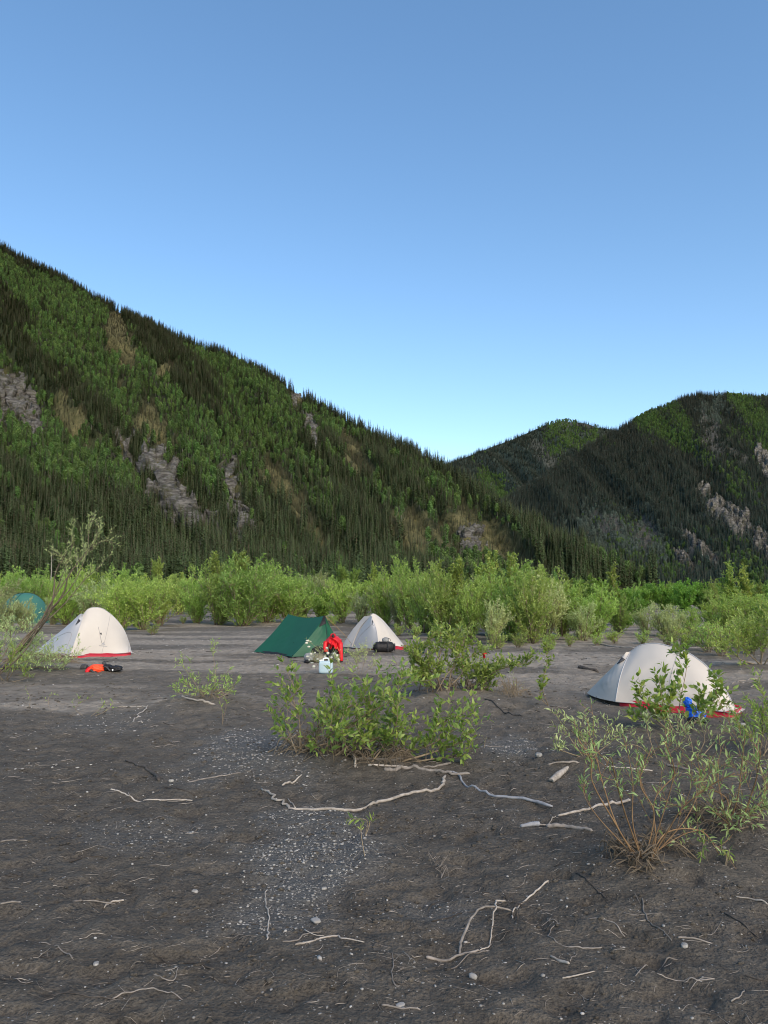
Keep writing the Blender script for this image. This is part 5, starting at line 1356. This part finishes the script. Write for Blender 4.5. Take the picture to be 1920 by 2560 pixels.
# blue bag and black pack at the right tent
p = gp(1503, 1555); k = mpx(p[1])
e = thing('blue_sack', p, 'bright blue sack against the side of the right tent', 'sack')
part('body', lump(p, (40 * k, .26, 30 * k), 45, .28, .2), M['blue_cloth'], e)
part('neck', lump(p + [-14 * k, .05, 24 * k], (16 * k, .16, 22 * k), 46, .3, .2), M['blue_cloth'], e)
part('drawcord', MB().tube(crom([p + [-14 * k, -.05, 38 * k], p + [-8 * k, -.12, 30 * k], p + [-6 * k, -.14, 16 * k]], 9), .006, 4), M['black'], e)
p2_ = gp(1508, 1562)
e = thing('black_pouch', p2_, 'black bag on the ground under the blue sack', 'bag')
part('body', lump(p2_ + [0, 0, 0], (44 * k, .2, 12 * k), 47, .25, .05), M['black'], e)
part('strap', MB().tube(crom([p2_ + [-10 * k, -.1, 9 * k], p2_ + [2 * k, -.13, 7 * k], p2_ + [14 * k, -.12, 2 * k]], 8), .01, 4), M['charcoal'], e)
# clothes hung to dry in the bushes
def hung(u0, v0, u1, v1, Y, mat, label, seed, name='hanging_garment'):
    p0 = at((u0 + u1) / 2, v1, Y); w = (u1 - u0) * mpx(Y); h = (v1 - v0) * mpx(Y)
    e = thing(name, p0, label, 'garment')
    a = np.linspace(-.5, .5, 12); b = np.linspace(0, 1, 12); A, B = np.meshgrid(a, b, indexing='ij')
    r = fbm(A * 5 + seed, B * 3, 2, seed)
    tap = .55 + .45 * B * (0.6 + .8 * r)
    X = p0[0] + A * w * tap + (.15 * w * np.sin(B * 4 + seed)); Y_ = p0[1] + .06 * np.sin(A * 14 + seed) ; Z = p0[2] + h * (1 - B) - .05 * h * np.sin(A * 9) * B
    fr = np.stack([X, Y_ - .03, Z], -1); bk = np.stack([X, Y_ + .05, Z], -1)
    part('front', MB().grid(fr), M[mat], e); part('back', MB().grid(bk), M[mat], e)
    part('hanging_loop', MB().tube(crom([p0 + [0, 0, h * .97], p0 + [.02, 0, h * 1.06], p0 + [.05, 0, h * .97]], 6), .008, 4), M[mat], e)
hung(952, 1302, 964, 1330, 32.0, 'black', 'black garment drying in the branches above the tangled poplar bush', 3)
hung(986, 1296, 997, 1328, 31.2, 'black', 'narrow black garment hanging right of the other black garment in the branches', 5)
hung(964, 1348, 972, 1364, 14.6, 'black', 'small dark cloth hanging low in the tangled poplar bush', 7)
hung(950, 1366, 960, 1375, 14.4, 'red_cloth', 'small red cloth caught low in the tangled poplar bush', 9)
hung(1043, 1412, 1047, 1421, 13.2, 'red_cloth', 'scrap of red cloth tied to a branch right of the tangled poplar bush', 11)

# ================================================================== driftwood
def stick(pts, r, mat, label, name='driftwood_stick', lift=0.0, seed=0, knots=True, twigs=()):
    rr = np.random.default_rng(seed + 100)
    W = []
    for t in pts:
        z = t[2] if len(t) > 2 else 0.0
        p = g(t[0], t[1]); p[2] = float(gz(p[0], p[1])) + z; W.append(p)
    W = np.array(W); n = max(10, 7 * len(W)); ln = crom(W, n)
    dist = np.hypot(ln[:, 0], ln[:, 1]).mean(); R = r * .72 * mpx(dist)
    rad = R * (np.linspace(1.15, .7, n) if rr.random() < .6 else np.linspace(.75, 1.15, n)) * (1 + .18 * (fbm(np.arange(n) * .6, np.zeros(n), 2, seed) - .5) * 2)
    rad[0] *= .7; rad[-1] *= .55
    seglen = np.linalg.norm(np.diff(ln, axis=0), axis=1).sum()
    ln = ln + np.stack([fbm(np.arange(n) * .45, np.zeros(n), 2, seed + 1) - .5, fbm(np.arange(n) * .45, np.zeros(n), 2, seed + 2) - .5, 0 * np.arange(n)], -1) * seglen * .03
    ln[:, 2] = np.maximum(ln[:, 2], gz(ln[:, 0], ln[:, 1])) + rad * .55 + lift
    base = ln.mean(0); base[2] = ln[:, 2].min()
    mb = MB().tube(ln, rad, 7)
    if not twigs:
        o = obj(name, to_mesh(name, mb, M[mat], True, origin=base), None, base); tag(o, label, 'driftwood'); return o
    e = thing(name, base, label, 'driftwood'); part('stem', mb, M[mat], e)
    for tw in twigs:
        Wt = np.array([gp(*t[:2], (t[2] if len(t) > 2 else 0.01)) for t in tw]); l2 = crom(Wt, 8)
        l2[:, 2] = np.maximum(l2[:, 2], gz(l2[:, 0], l2[:, 1])) + R * .4
        part('twig', MB().tube(l2, np.linspace(R * .6, R * .25, 8), 5), M[mat], e)
    return e

ST = [
 ([(565, 1700), (590, 1716), (615, 1728), (640, 1740), (720, 1743), (770, 1738), (830, 1721), (890, 1705), (948, 1692), (962, 1674)], 4.2, 'pale_wood', 'long pale curved branch lying across the middle of the silt', [[(638, 1738), (628, 1726), (622, 1718)]]),
 ([(830, 1664), (850, 1664), (880, 1659), (930, 1664), (975, 1670), (1015, 1669)], 5.5, 'grey_wood', 'thick grey branch lying just below the sprawling poplar bush', []),
 ([(962, 1669), (985, 1668), (1010, 1690), (1060, 1710), (1120, 1720), (1194, 1736)], 3.6, 'blue_wood', 'bluish grey bent branch right of the long pale branch', []),
 ([(765, 1648), (790, 1645), (850, 1647), (890, 1637), (915, 1622)], 4.0, 'grey_wood', 'curved pale root rising into the sprawling poplar bush', []),
 ([(795, 1657), (860, 1658), (905, 1660)], 3.0, 'pale_wood', 'straight pale stick between the poplar bush and the grey branch', []),
 ([(905, 1660), (940, 1656), (975, 1650)], 3.0, 'grey_wood', 'short grey stick under the right end of the poplar bush', []),
 ([(725, 1600, .22), (750, 1625, .12), (768, 1660, .0)], 2.4, 'pale_wood', 'thin pale stick leaning out of the poplar bush', [[(757, 1640), (765, 1648), (772, 1662)]]),
 ([(580, 1627), (615, 1605), (650, 1588, .1)], 2.4, 'twig_bark', 'brown stick leaning from the left foot of the poplar bush', []),
 ([(1204, 1755), (1240, 1750), (1280, 1740), (1330, 1732), (1360, 1731)], 4.0, 'pale_wood', 'pale peeled branch running under the rooted willow', []),
 ([(1163, 1773), (1185, 1766), (1202, 1757)], 2.0, 'pale_wood', 'thin stick joining the white splintered wood and the peeled branch', []),
 ([(1180, 1778), (1220, 1780), (1255, 1788), (1278, 1794)], 5.5, 'grey_wood', 'half buried grey log left of the rooted willow', []),
 ([(275, 1640), (300, 1652), (325, 1665), (347, 1686)], 4.0, 'dark_wood', 'black charred stick on the left of the silt', []),
 ([(238, 1706), (262, 1711), (300, 1720), (345, 1723), (390, 1719), (415, 1719)], 2.0, 'pale_wood', 'crooked pale stick below the black charred stick', [[(362, 1726), (385, 1726), (405, 1721)], [(280, 1717), (277, 1712)]]),
 ([(355, 1697), (380, 1703), (430, 1708)], 1.8, 'dark_wood', 'thin dark twig right of the crooked pale stick', []),
 ([(400, 1684), (440, 1676), (490, 1672), (520, 1665)], 2.2, 'grey_wood', 'knotted grey twig on the upper gravel patch', [[(487, 1680), (490, 1668)]]),
 ([(390, 1519), (415, 1526), (465, 1529)], 3.0, 'pale_wood', 'pale stick lying below the yellow-green scrub', []),
 ([(577, 1907), (573, 1925), (579, 1960), (580, 2000), (578, 2030)], 2.0, 'pale_wood', 'thin white upright twig standing in the foreground gravel', [[(579, 1950), (588, 1944)]]),
 ([(640, 2036), (670, 2027), (700, 2013), (728, 2009), (742, 2018), (788, 2026)], 2.6, 'pale_wood', 'wavy pale stick in the foreground left of centre', [[(658, 2002), (680, 2012), (700, 2014)]]),
 ([(610, 2030), (640, 2022), (662, 2008), (695, 2002)], 2.0, 'grey_wood', 'slim grey stick crossing above the wavy pale stick', []),
 ([(922, 2051), (960, 2052), (1000, 2049), (1058, 2034)], 4.0, 'grey_wood', 'thick short driftwood lying under the curved branches in the foreground', []),
 ([(990, 2046), (1000, 2015, .05), (1030, 1985, .08), (1065, 1970, .06), (1103, 1962)], 3.4, 'grey_wood', 'arched grey branch in the foreground twig pile', []),
 ([(1040, 2042), (1060, 2012), (1070, 1975, .05), (1072, 1950, .05), (1090, 1936)], 2.4, 'pale_wood', 'forked pale twig crossing the arched branch', []),
 ([(1105, 1975), (1118, 1950), (1150, 1925), (1186, 1904)], 2.6, 'pale_wood', 'bright pale stick at the upper right of the foreground twig pile', []),
 ([(920, 2088), (950, 2080), (990, 2068), (1030, 2052), (1055, 2035)], 1.8, 'grey_wood', 'thin knobbly twig at the lower left of the foreground twig pile', []),
 ([(930, 1972), (975, 1962), (1010, 1953), (1060, 1943)], 1.6, 'dark_wood', 'long thin dark twig left of the bright pale stick', []),
 ([(825, 2183), (865, 2184), (908, 2186)], 2.8, 'grey_wood', 'straight grey stick at the very bottom of the silt', []),
 ([(848, 2055), (850, 2080), (846, 2110), (852, 2132), (865, 2135)], 2.0, 'grey_wood', 'hooked grey twig in the bottom centre', [[(850, 2085), (865, 2062)], [(870, 2050), (885, 2068), (882, 2085)]]),
 ([(1185, 1990), (1205, 2000), (1188, 2015), (1187, 2028), (1215, 2045), (1260, 2051), (1300, 2052)], 1.8, 'grey_wood', 'U-shaped thin branch in the lower right foreground', []),
 ([(1245, 1890), (1265, 1915), (1290, 1935), (1320, 1960)], 1.9, 'dark_wood', 'long thin dark twig below the rooted willow', []),
 ([(1390, 1960), (1392, 1985), (1410, 2010), (1430, 2025), (1452, 2044)], 2.0, 'grey_wood', 'curved grey twig in the lower right foreground', [[(1372, 1950), (1385, 1975)]]),
 ([(1465, 2040), (1500, 2042), (1540, 2048)], 2.4, 'grey_wood', 'straight driftwood stick in the lower right foreground', [[(1510, 2042), (1540, 2025), (1562, 2005)]]),
 ([(1565, 1985), (1590, 2000), (1640, 2025)], 2.4, 'dark_wood', 'dark gnarled stick near the lower right edge', []),
 ([(1374, 2122), (1390, 2100), (1420, 2085), (1465, 2078)], 2.0, 'grey_wood', 'arched thin twig near the lower right corner', []),
 ([(1420, 2115), (1460, 2118), (1510, 2128), (1545, 2130)], 1.8, 'grey_wood', 'straight twig below the arched twig near the lower right corner', [[(1490, 2142), (1510, 2132), (1540, 2130)]]),
 ([(1580, 2185), (1602, 2172), (1608, 2150)], 2.0, 'grey_wood', 'bent pale twig at the lower right corner', []),
 ([(1270, 1988), (1320, 2002), (1350, 2018)], 1.7, 'grey_wood', 'short thin twig right of the U-shaped branch', []),
 ([(1590, 1950), (1625, 1955), (1660, 1965)], 2.2, 'pale_wood', 'pale stick cut by the right edge of the photo', []),
 ([(1215, 2120), (1250, 2114), (1285, 2104)], 2.0, 'pale_wood', 'pale splinter right of the white bark strip in the foreground', []),
 ([(240, 2165), (290, 2150), (345, 2148), (400, 2166)], 2.0, 'grey_wood', 'long bowed twig in the lower left foreground', [[(270, 2158), (258, 2150)], [(262, 2190), (285, 2165)]]),
 ([(150, 1953), (200, 1946), (250, 1940)], 1.8, 'grey_wood', 'thin straight stick on the left foreground silt', []),
 ([(225, 1949), (240, 1937), (268, 1934)], 2.4, 'pale_wood', 'short angled pale stick joining the thin straight stick', []),
 ([(0, 1962), (25, 1958), (45, 1950)], 2.6, 'grey_wood', 'grey stick cut by the left edge in the foreground', []),
 ([(88, 2040), (115, 2050), (145, 2070), (155, 2084)], 1.7, 'grey_wood', 'thin crooked twig near the lower left edge', []),
 ([(330, 2060), (370, 2070), (420, 2085), (460, 2095)], 1.8, 'dark_wood', 'dark thin root trailing across the lower left foreground', []),
 ([(330, 2110), (350, 2120), (375, 2122), (385, 2100)], 1.7, 'grey_wood', 'hooked twig below the dark trailing root', []),
 ([(310, 1560), (290, 1555), (300, 1545), (318, 1535), (310, 1528), (280, 1527), (255, 1527)], 1.6, 'pale_wood', 'looping pale root on the silt below the orange jacket', []),
 ([(150, 1848), (180, 1846), (230, 1846)], 2.0, 'dark_wood', 'flat dark stick on the left silt', []),
 ([(0, 1822), (25, 1818), (60, 1818)], 1.8, 'grey_wood', 'thin grey stick at the left edge halfway up the silt', []),
 ([(610, 1690), (630, 1682), (652, 1673)], 2.8, 'pale_wood', 'short pale stick just above the long curved branch', []),
 ([(1310, 1662), (1350, 1662), (1410, 1665)], 2.0, 'pale_wood', 'pale stick behind the rooted willow stems', []),
 ([(1250, 1447), (1270, 1450), (1292, 1452)], 5.0, 'dark_wood', 'dark log on the bare silt left of the right tent', []),
 ([(1290, 1393), (1330, 1400), (1372, 1404)], 2.4, 'pale_wood', 'long pale log far back behind the right tent', []),
 ([(1480, 1402), (1520, 1404), (1552, 1403), (1563, 1398)], 2.8, 'pale_wood', 'curved white log far behind the right tent', []),
 ([(1168, 1398), (1200, 1396)], 1.8, 'pale_wood', 'short white stick far back on the silt', []),
 ([(1580, 1482), (1612, 1476), (1640, 1472)], 2.4, 'grey_wood', 'grey branch lying right behind the right tent', [[(1622, 1490), (1640, 1478), (1648, 1465)]]),
 ([(1440, 1655), (1470, 1660), (1510, 1668)], 3.2, 'grey_wood', 'grey log among the willows below the right tent', []),
 ([(1182, 1656), (1210, 1655), (1252, 1655)], 2.4, 'grey_wood', 'straight grey stick just above the weathered wood chunk', []),
 ([(1125, 1778), (1145, 1775), (1165, 1774)], 6.5, 'blue_wood', 'white splintered piece of wood left of the half buried log', []),
 ([(1190, 2068), (1205, 2078), (1230, 2092)], 3.6, 'pale_wood', 'white bark strip in the lower right foreground', []),
 ([(1050, 1520), (1090, 1540), (1130, 1552)], 2.0, 'dark_wood', 'dark twig below the tangled poplar bush', []),
 ([(100, 2150), (150, 2158), (200, 2162), (250, 2168)], 1.6, 'dark_wood', 'dark thin twig at the bottom left', []),
]
for k, (pts, r, mt, lab, tw) in enumerate(ST): stick(pts, r, mt, lab, seed=k * 3, twigs=tw)

def chunk(u0, v0, u1, v1, w, t, mat, label, seed):
    a, b = gp(u0, v0), gp(u1, v1); ax = b - a; l = np.linalg.norm(ax); ax /= l; sd = np.array([-ax[1], ax[0], 0]); k = mpx(a[1]); rr = np.random.default_rng(seed)
    n = 9; P = []
    for i in range(n):
        s = i / (n - 1); c = a + ax * l * s; e_ = .55 + .45 * math.sin(math.pi * min(1, .15 + s * .8)); ring = []
        for q in range(8):
            th = q / 8 * 6.283 + .3; rad = 1 + .25 * (rr.random() - .5)
            ring.append(c + sd * math.cos(th) * w * k * .5 * e_ * rad + np.array([0, 0, 1]) * (math.sin(th) * t * k * .5 * e_ * rad + t * k * .35) + ax * rr.normal(0, .012 * l) * (4 if i in (0, n - 1) else 1))
        P.append(ring)
    P = np.array(P); mb = MB().grid(np.transpose(P, (1, 0, 2)), wrap=True)
    mb.add(P[0], None, [(0, 1, 2, 3), (0, 3, 4, 7), (4, 5, 6, 7)]); mb.add(P[-1], None, [(0, 1, 2, 3), (0, 3, 4, 7), (4, 5, 6, 7)])
    o = obj('wood_chunk', to_mesh('wood_chunk', mb, M[mat], False, origin=a), None, a); tag(o, label, 'driftwood')
chunk(1190, 1686, 1224, 1668, 15, 13, 'pale_wood', 'thick weathered chunk of split wood right of the poplar bush', 4)

# root ball of the foreground willow and dead brush under the bushes: tangled fine roots
def tangle(name, label, u, v, ru, rv, n, h, r, mat, seed, cat='roots'):
    rr = np.random.default_rng(seed); c = gp(u, v); k = mpx(c[1]); mb = MB()
    for q in range(n):
        a = rr.random() * 6.283; s0 = rr.random() ** .5
        p0 = c + np.array([math.cos(a) * ru * k * s0 * .5, math.sin(a) * .3 * s0, 0]); p0[2] = float(gz(p0[0], p0[1])) + h * (1 - s0) * rr.random()
        a2 = a + rr.normal(0, 1.0); l = ru * k * (.25 + .5 * rr.random())
        p2 = p0 + np.array([math.cos(a2) * l, math.sin(a2) * l * .6, 0]); p2[2] = float(gz(p2[0], p2[1])) + .005
        p1 = (p0 + p2) / 2 + np.array([0, 0, h * .5 * rr.random()]) + rr.normal(0, .03, 3)
        mb.tube(crom([p0, p1, p2], 7), np.linspace(r * (0.6 + .8 * rr.random()), r * .3, 7), 4, cap=False)
    o = obj(name, to_mesh(name, mb, M[mat], True, origin=c), None, c); tag(o, label, cat, kind='stuff'); return o
tangle('exposed_roots', 'tangle of exposed roots at the foot of the foreground willow', 1372, 1880, 62, 20, 110, .17, .006, 'bark', 1)
tangle('exposed_roots', 'dark matted roots right of the foreground willow stems', 1440, 1835, 60, 20, 90, .12, .005, 'bark', 2)
tangle('dead_brush', 'dry brown twigs heaped at the left foot of the poplar bush', 690, 1630, 95, 20, 150, .4, .006, 'twig_bark', 3)
tangle('dead_brush', 'dead twigs under the right half of the poplar bush', 820, 1645, 100, 20, 90, .3, .006, 'bark', 4)
tangle('dead_brush', 'flattened brown brush in front of the cream tent', 90, 1438, 100, 12, 120, .35, .008, 'twig_bark', 5)
tangle('dead_brush', 'dry stems under the tangled poplar bush', 985, 1500, 90, 15, 80, .35, .008, 'bark', 6)
tangle('dead_brush', 'dry hanging stems right of the tangled poplar bush', 1105, 1515, 40, 15, 50, .5, .005, 'twig_bark', 7)
tangle('dead_brush', 'dark brush under the willow mass at the right edge', 1575, 1795, 110, 15, 110, .22, .006, 'bark', 8)
tangle('dead_brush', 'dry stems at the foot of the yellow-green scrub', 455, 1518, 45, 10, 50, .22, .005, 'twig_bark', 9)
tangle('twig_heap', 'heap of fine dark twigs inside the foreground twig pile', 1105, 1965, 60, 20, 36, .06, .0028, 'dark_wood', 10)
tangle('twig_heap', 'small knot of roots lying on the foreground silt', 948, 1873, 22, 8, 24, .06, .004, 'grey_wood', 11)

# ---- stones that can be told apart
def stone(u, v, w, h, mat, label, seed):
    p = gp(u, v); k = mpx(p[1])
    mb = lump(p - [0, 0, h * k * .2], (w * k, w * k * .7, h * k * .75), seed, .22, seed * .7, 2.6, False, 12, 18)
    o = obj('stone', to_mesh('stone', mb, M[mat], True, origin=p), None, p); tag(o, label, 'stone')
m_, N, L, bs, out = newmat('river_stone')
oi = N.new('ShaderNodeObjectInfo'); tc = N.new('ShaderNodeTexCoord')
n1 = noise(N, L, 40, 4, .6, tc.outputs['Object'])
c = mix_rgb(N, L, attr(N, 'tint'), (0.065, 0.067, 0.068, 1), (0.46, 0.45, 0.43, 1))
c = mix_rgb(N, L, ramp(N, L, n1, .3, .8), c, (0.24, 0.23, 0.21, 1))
L.new(c, bs.inputs['Base Color']); bs.inputs['Roughness'].default_value = .75
M['stone'] = m_
stone(1601, 1572, 24, 10, 'stone_white', 'smooth white oval stone below the right corner of the right tent', 1)
stone(1164, 1640, 22, 13, 'stone_white', 'angular pale stone beside the small gravel patch right of the poplar bush', 2)
stone(682, 1977, 26, 9, 'stone', 'flat bluish oval stone at the edge of the foreground gravel', 3)
stone(421, 1918, 15, 11, 'stone_white', 'pale rounded stone left of the foreground gravel', 4)
stone(700, 1897, 12, 9, 'stone_white', 'white pebble in the foreground gravel', 5)
stone(1479, 2057, 20, 12, 'stone_white', 'angular white stone by the straight stick in the lower right', 6)
stone(207, 2088, 16, 10, 'stone_white', 'white broken stone in the lower left foreground', 7)
stone(1022, 2107, 18, 15, 'stone', 'round grey stone below the foreground twig pile', 8)
stone(370, 1685, 12, 10, 'stone_white', 'pale stone touching the black charred stick', 9)
stone(865, 2176, 22, 8, 'stone', 'flat grey stone behind the straight stick at the bottom', 10)
stone(520, 1975, 10, 8, 'stone_white', 'small pale stone at the lower left of the foreground gravel', 11)
stone(1411, 2092, 10, 8, 'stone_white', 'small cream stone under the arched twig in the lower right', 12)

# ---- gravel and twig litter
def pebbles():
    ico = np.array([(0, 0, 1), (.894, 0, .447), (.276, .851, .447), (-.724, .526, .447), (-.724, -.526, .447), (.276, -.851, .447), (.724, .526, -.447), (-.276, .851, -.447), (-.894, 0, -.447), (-.276, -.851, -.447), (.724, -.526, -.447), (0, 0, -1)])
    it = np.array([(0, 1, 2), (0, 2, 3), (0, 3, 4), (0, 4, 5), (0, 5, 1), (1, 6, 2), (2, 7, 3), (3, 8, 4), (4, 9, 5), (5, 10, 1), (6, 7, 2), (7, 8, 3), (8, 9, 4), (9, 10, 5), (10, 6, 1), (11, 7, 6), (11, 8, 7), (11, 9, 8), (11, 10, 9), (11, 6, 10)])
    X, Y, S = [], [], []
    n = 900000                                     # candidates over the bar, kept where the gravel lies
    lg = np.exp(rng.random(n) * (math.log(30) - math.log(3.2)) + math.log(3.2))
    az = (rng.random(n) - .5) * 1.35
    x, y = np.tan(az) * lg, lg
    gm_ = mask(GRAVEL, x, y, .35, 3)
    cl = sstep(.5, .72, fbm(x / .8, y / .6, 3, 71))
    dens = np.maximum(gm_ ** 1.6 * .20, .003 + .013 * cl) * np.where(lg < 12, 1, .8)
    kp = rng.random(n) < dens
    x, y, lg, gm_ = x[kp], y[kp], lg[kp], gm_[kp]
    k = len(x)
    s = (.0024 + .0085 * rng.random(k) ** 3.4) * (lg / 5) ** .62 * np.where(rng.random(k) < .025, 1.8, 1)
    Rm = unit(rng.normal(0, 1, (k, 3))); sx = s * (.9 + .7 * rng.random(k)); sy = s * (.7 + .4 * rng.random(k)); sz = s * (.4 + .35 * rng.random(k))
    a = rng.random(k) * 6.283
    V = ico[None] * (1 + .22 * (rng.random((k, 12, 1)) - .5))
    vx = V[..., 0] * sx[:, None]; vy = V[..., 1] * sy[:, None]; vz = V[..., 2] * sz[:, None]
    ca, sa = np.cos(a)[:, None], np.sin(a)[:, None]
    W = np.stack([x[:, None] + vx * ca - vy * sa, y[:, None] + vx * sa + vy * ca, (gz(x, y) + sz * .25)[:, None] + vz], -1)
    T = (np.arange(k)[:, None, None] * 12 + it[None]).reshape(-1, 3)
    mb = MB().add(W.reshape(-1, 3), T, None, np.repeat(np.clip(.08 + .8 * rng.random(k) ** 2 + .3 * (lg > 12) * rng.random(k), 0, 1), 12))
    o = obj('gravel', to_mesh('gravel', mb, M['stone'], True)); tag(o, 'loose grey gravel and pebbles strewn over the silt', 'gravel', kind='stuff')
    print('pebbles', k)
pebbles()

def clods():
    n = 16000
    lg = np.exp(rng.random(n) * (math.log(16) - math.log(3.2)) + math.log(3.2)); az = (rng.random(n) - .5) * 1.3
    x, y = np.tan(az) * lg, lg
    kp = rng.random(n) < sstep(.35, .7, fbm(x / .7, y / .5, 3, 95)); x, y, lg = x[kp], y[kp], lg[kp]; k = len(x)
    oc = np.array([(1, 0, 0), (0, 1, 0), (-1, 0, 0), (0, -1, 0), (0, 0, 1), (0, 0, -1), (.6, .6, .5), (-.6, .6, .5), (-.6, -.6, .5), (.6, -.6, .5)])
    T = np.array([(0, 6, 9), (1, 7, 6), (2, 8, 7), (3, 9, 8), (4, 9, 6), (4, 6, 7), (4, 7, 8), (4, 8, 9), (0, 1, 6), (1, 2, 7), (2, 3, 8), (3, 0, 9)])
    s = (.004 + .014 * rng.random(k) ** 3) * (lg / 5) ** .5
    V = oc[None] * (1 + .6 * (rng.random((k, 10, 1)) - .5)) * s[:, None, None] * np.array([1.3, 1.0, .75])
    V[..., 0] += x[:, None]; V[..., 1] += y[:, None]; V[..., 2] += gz(x, y)[:, None]
    mb = MB().add(V.reshape(-1, 3), (np.arange(k)[:, None, None] * 10 + T[None]).reshape(-1, 3))
    o = obj('silt_clods', to_mesh('silt_clods', mb, M['ground'], False)); tag(o, 'crumbs and clods of dark silt on the ground', 'silt clods', kind='stuff')
clods()

def litter():
    mbs = {'grey_wood': MB(), 'pale_wood': MB(), 'dark_wood': MB()}
    n = 5200
    lg = np.exp(rng.random(n) * (math.log(26) - math.log(3.2)) + math.log(3.2)); az = (rng.random(n) - .5) * 1.3
    for d, a in zip(lg, az):
        x, y = math.tan(a) * d, d
        if vnoise(np.array([x * .9]), np.array([y * .7]), 88)[0] < .30: continue
        k = d / 5
        l = (.025 + .14 * rng.random() ** 2.4) * k ** .7; th = rng.random() * 6.283
        if rng.random() < .6: th = rng.normal(0, .5)
        dx, dy = math.cos(th) * l, math.sin(th) * l
        bend = rng.normal(0, .16) * l
        P = np.array([(x - dx / 2, y - dy / 2, 0), (x - dy / l * bend, y + dx / l * bend, 0), (x + dx / 2, y + dy / 2, 0)])
        r = (.0010 + .0020 * rng.random() ** 2.5) * k ** .7
        ln = crom(P, 5); ln[:, 2] = gz(ln[:, 0], ln[:, 1]) + r * (.3 + 1.5 * rng.random())
        mt = rng.choice(['grey_wood', 'pale_wood', 'dark_wood'], p=[.42, .24, .34])
        mbs[mt].tube(ln, [r, r, r * .9, r * .8, r * .5], 4)
    for nm, lab in (('grey_wood', 'grey twig litter scattered over the silt'), ('pale_wood', 'pale twig and bark litter scattered over the silt'), ('dark_wood', 'dark rotting twig litter scattered over the silt')):
        o = obj('twig_litter', to_mesh('twig_litter', mbs[nm], M[nm], True)); tag(o, lab, 'twig litter', kind='stuff')
litter()
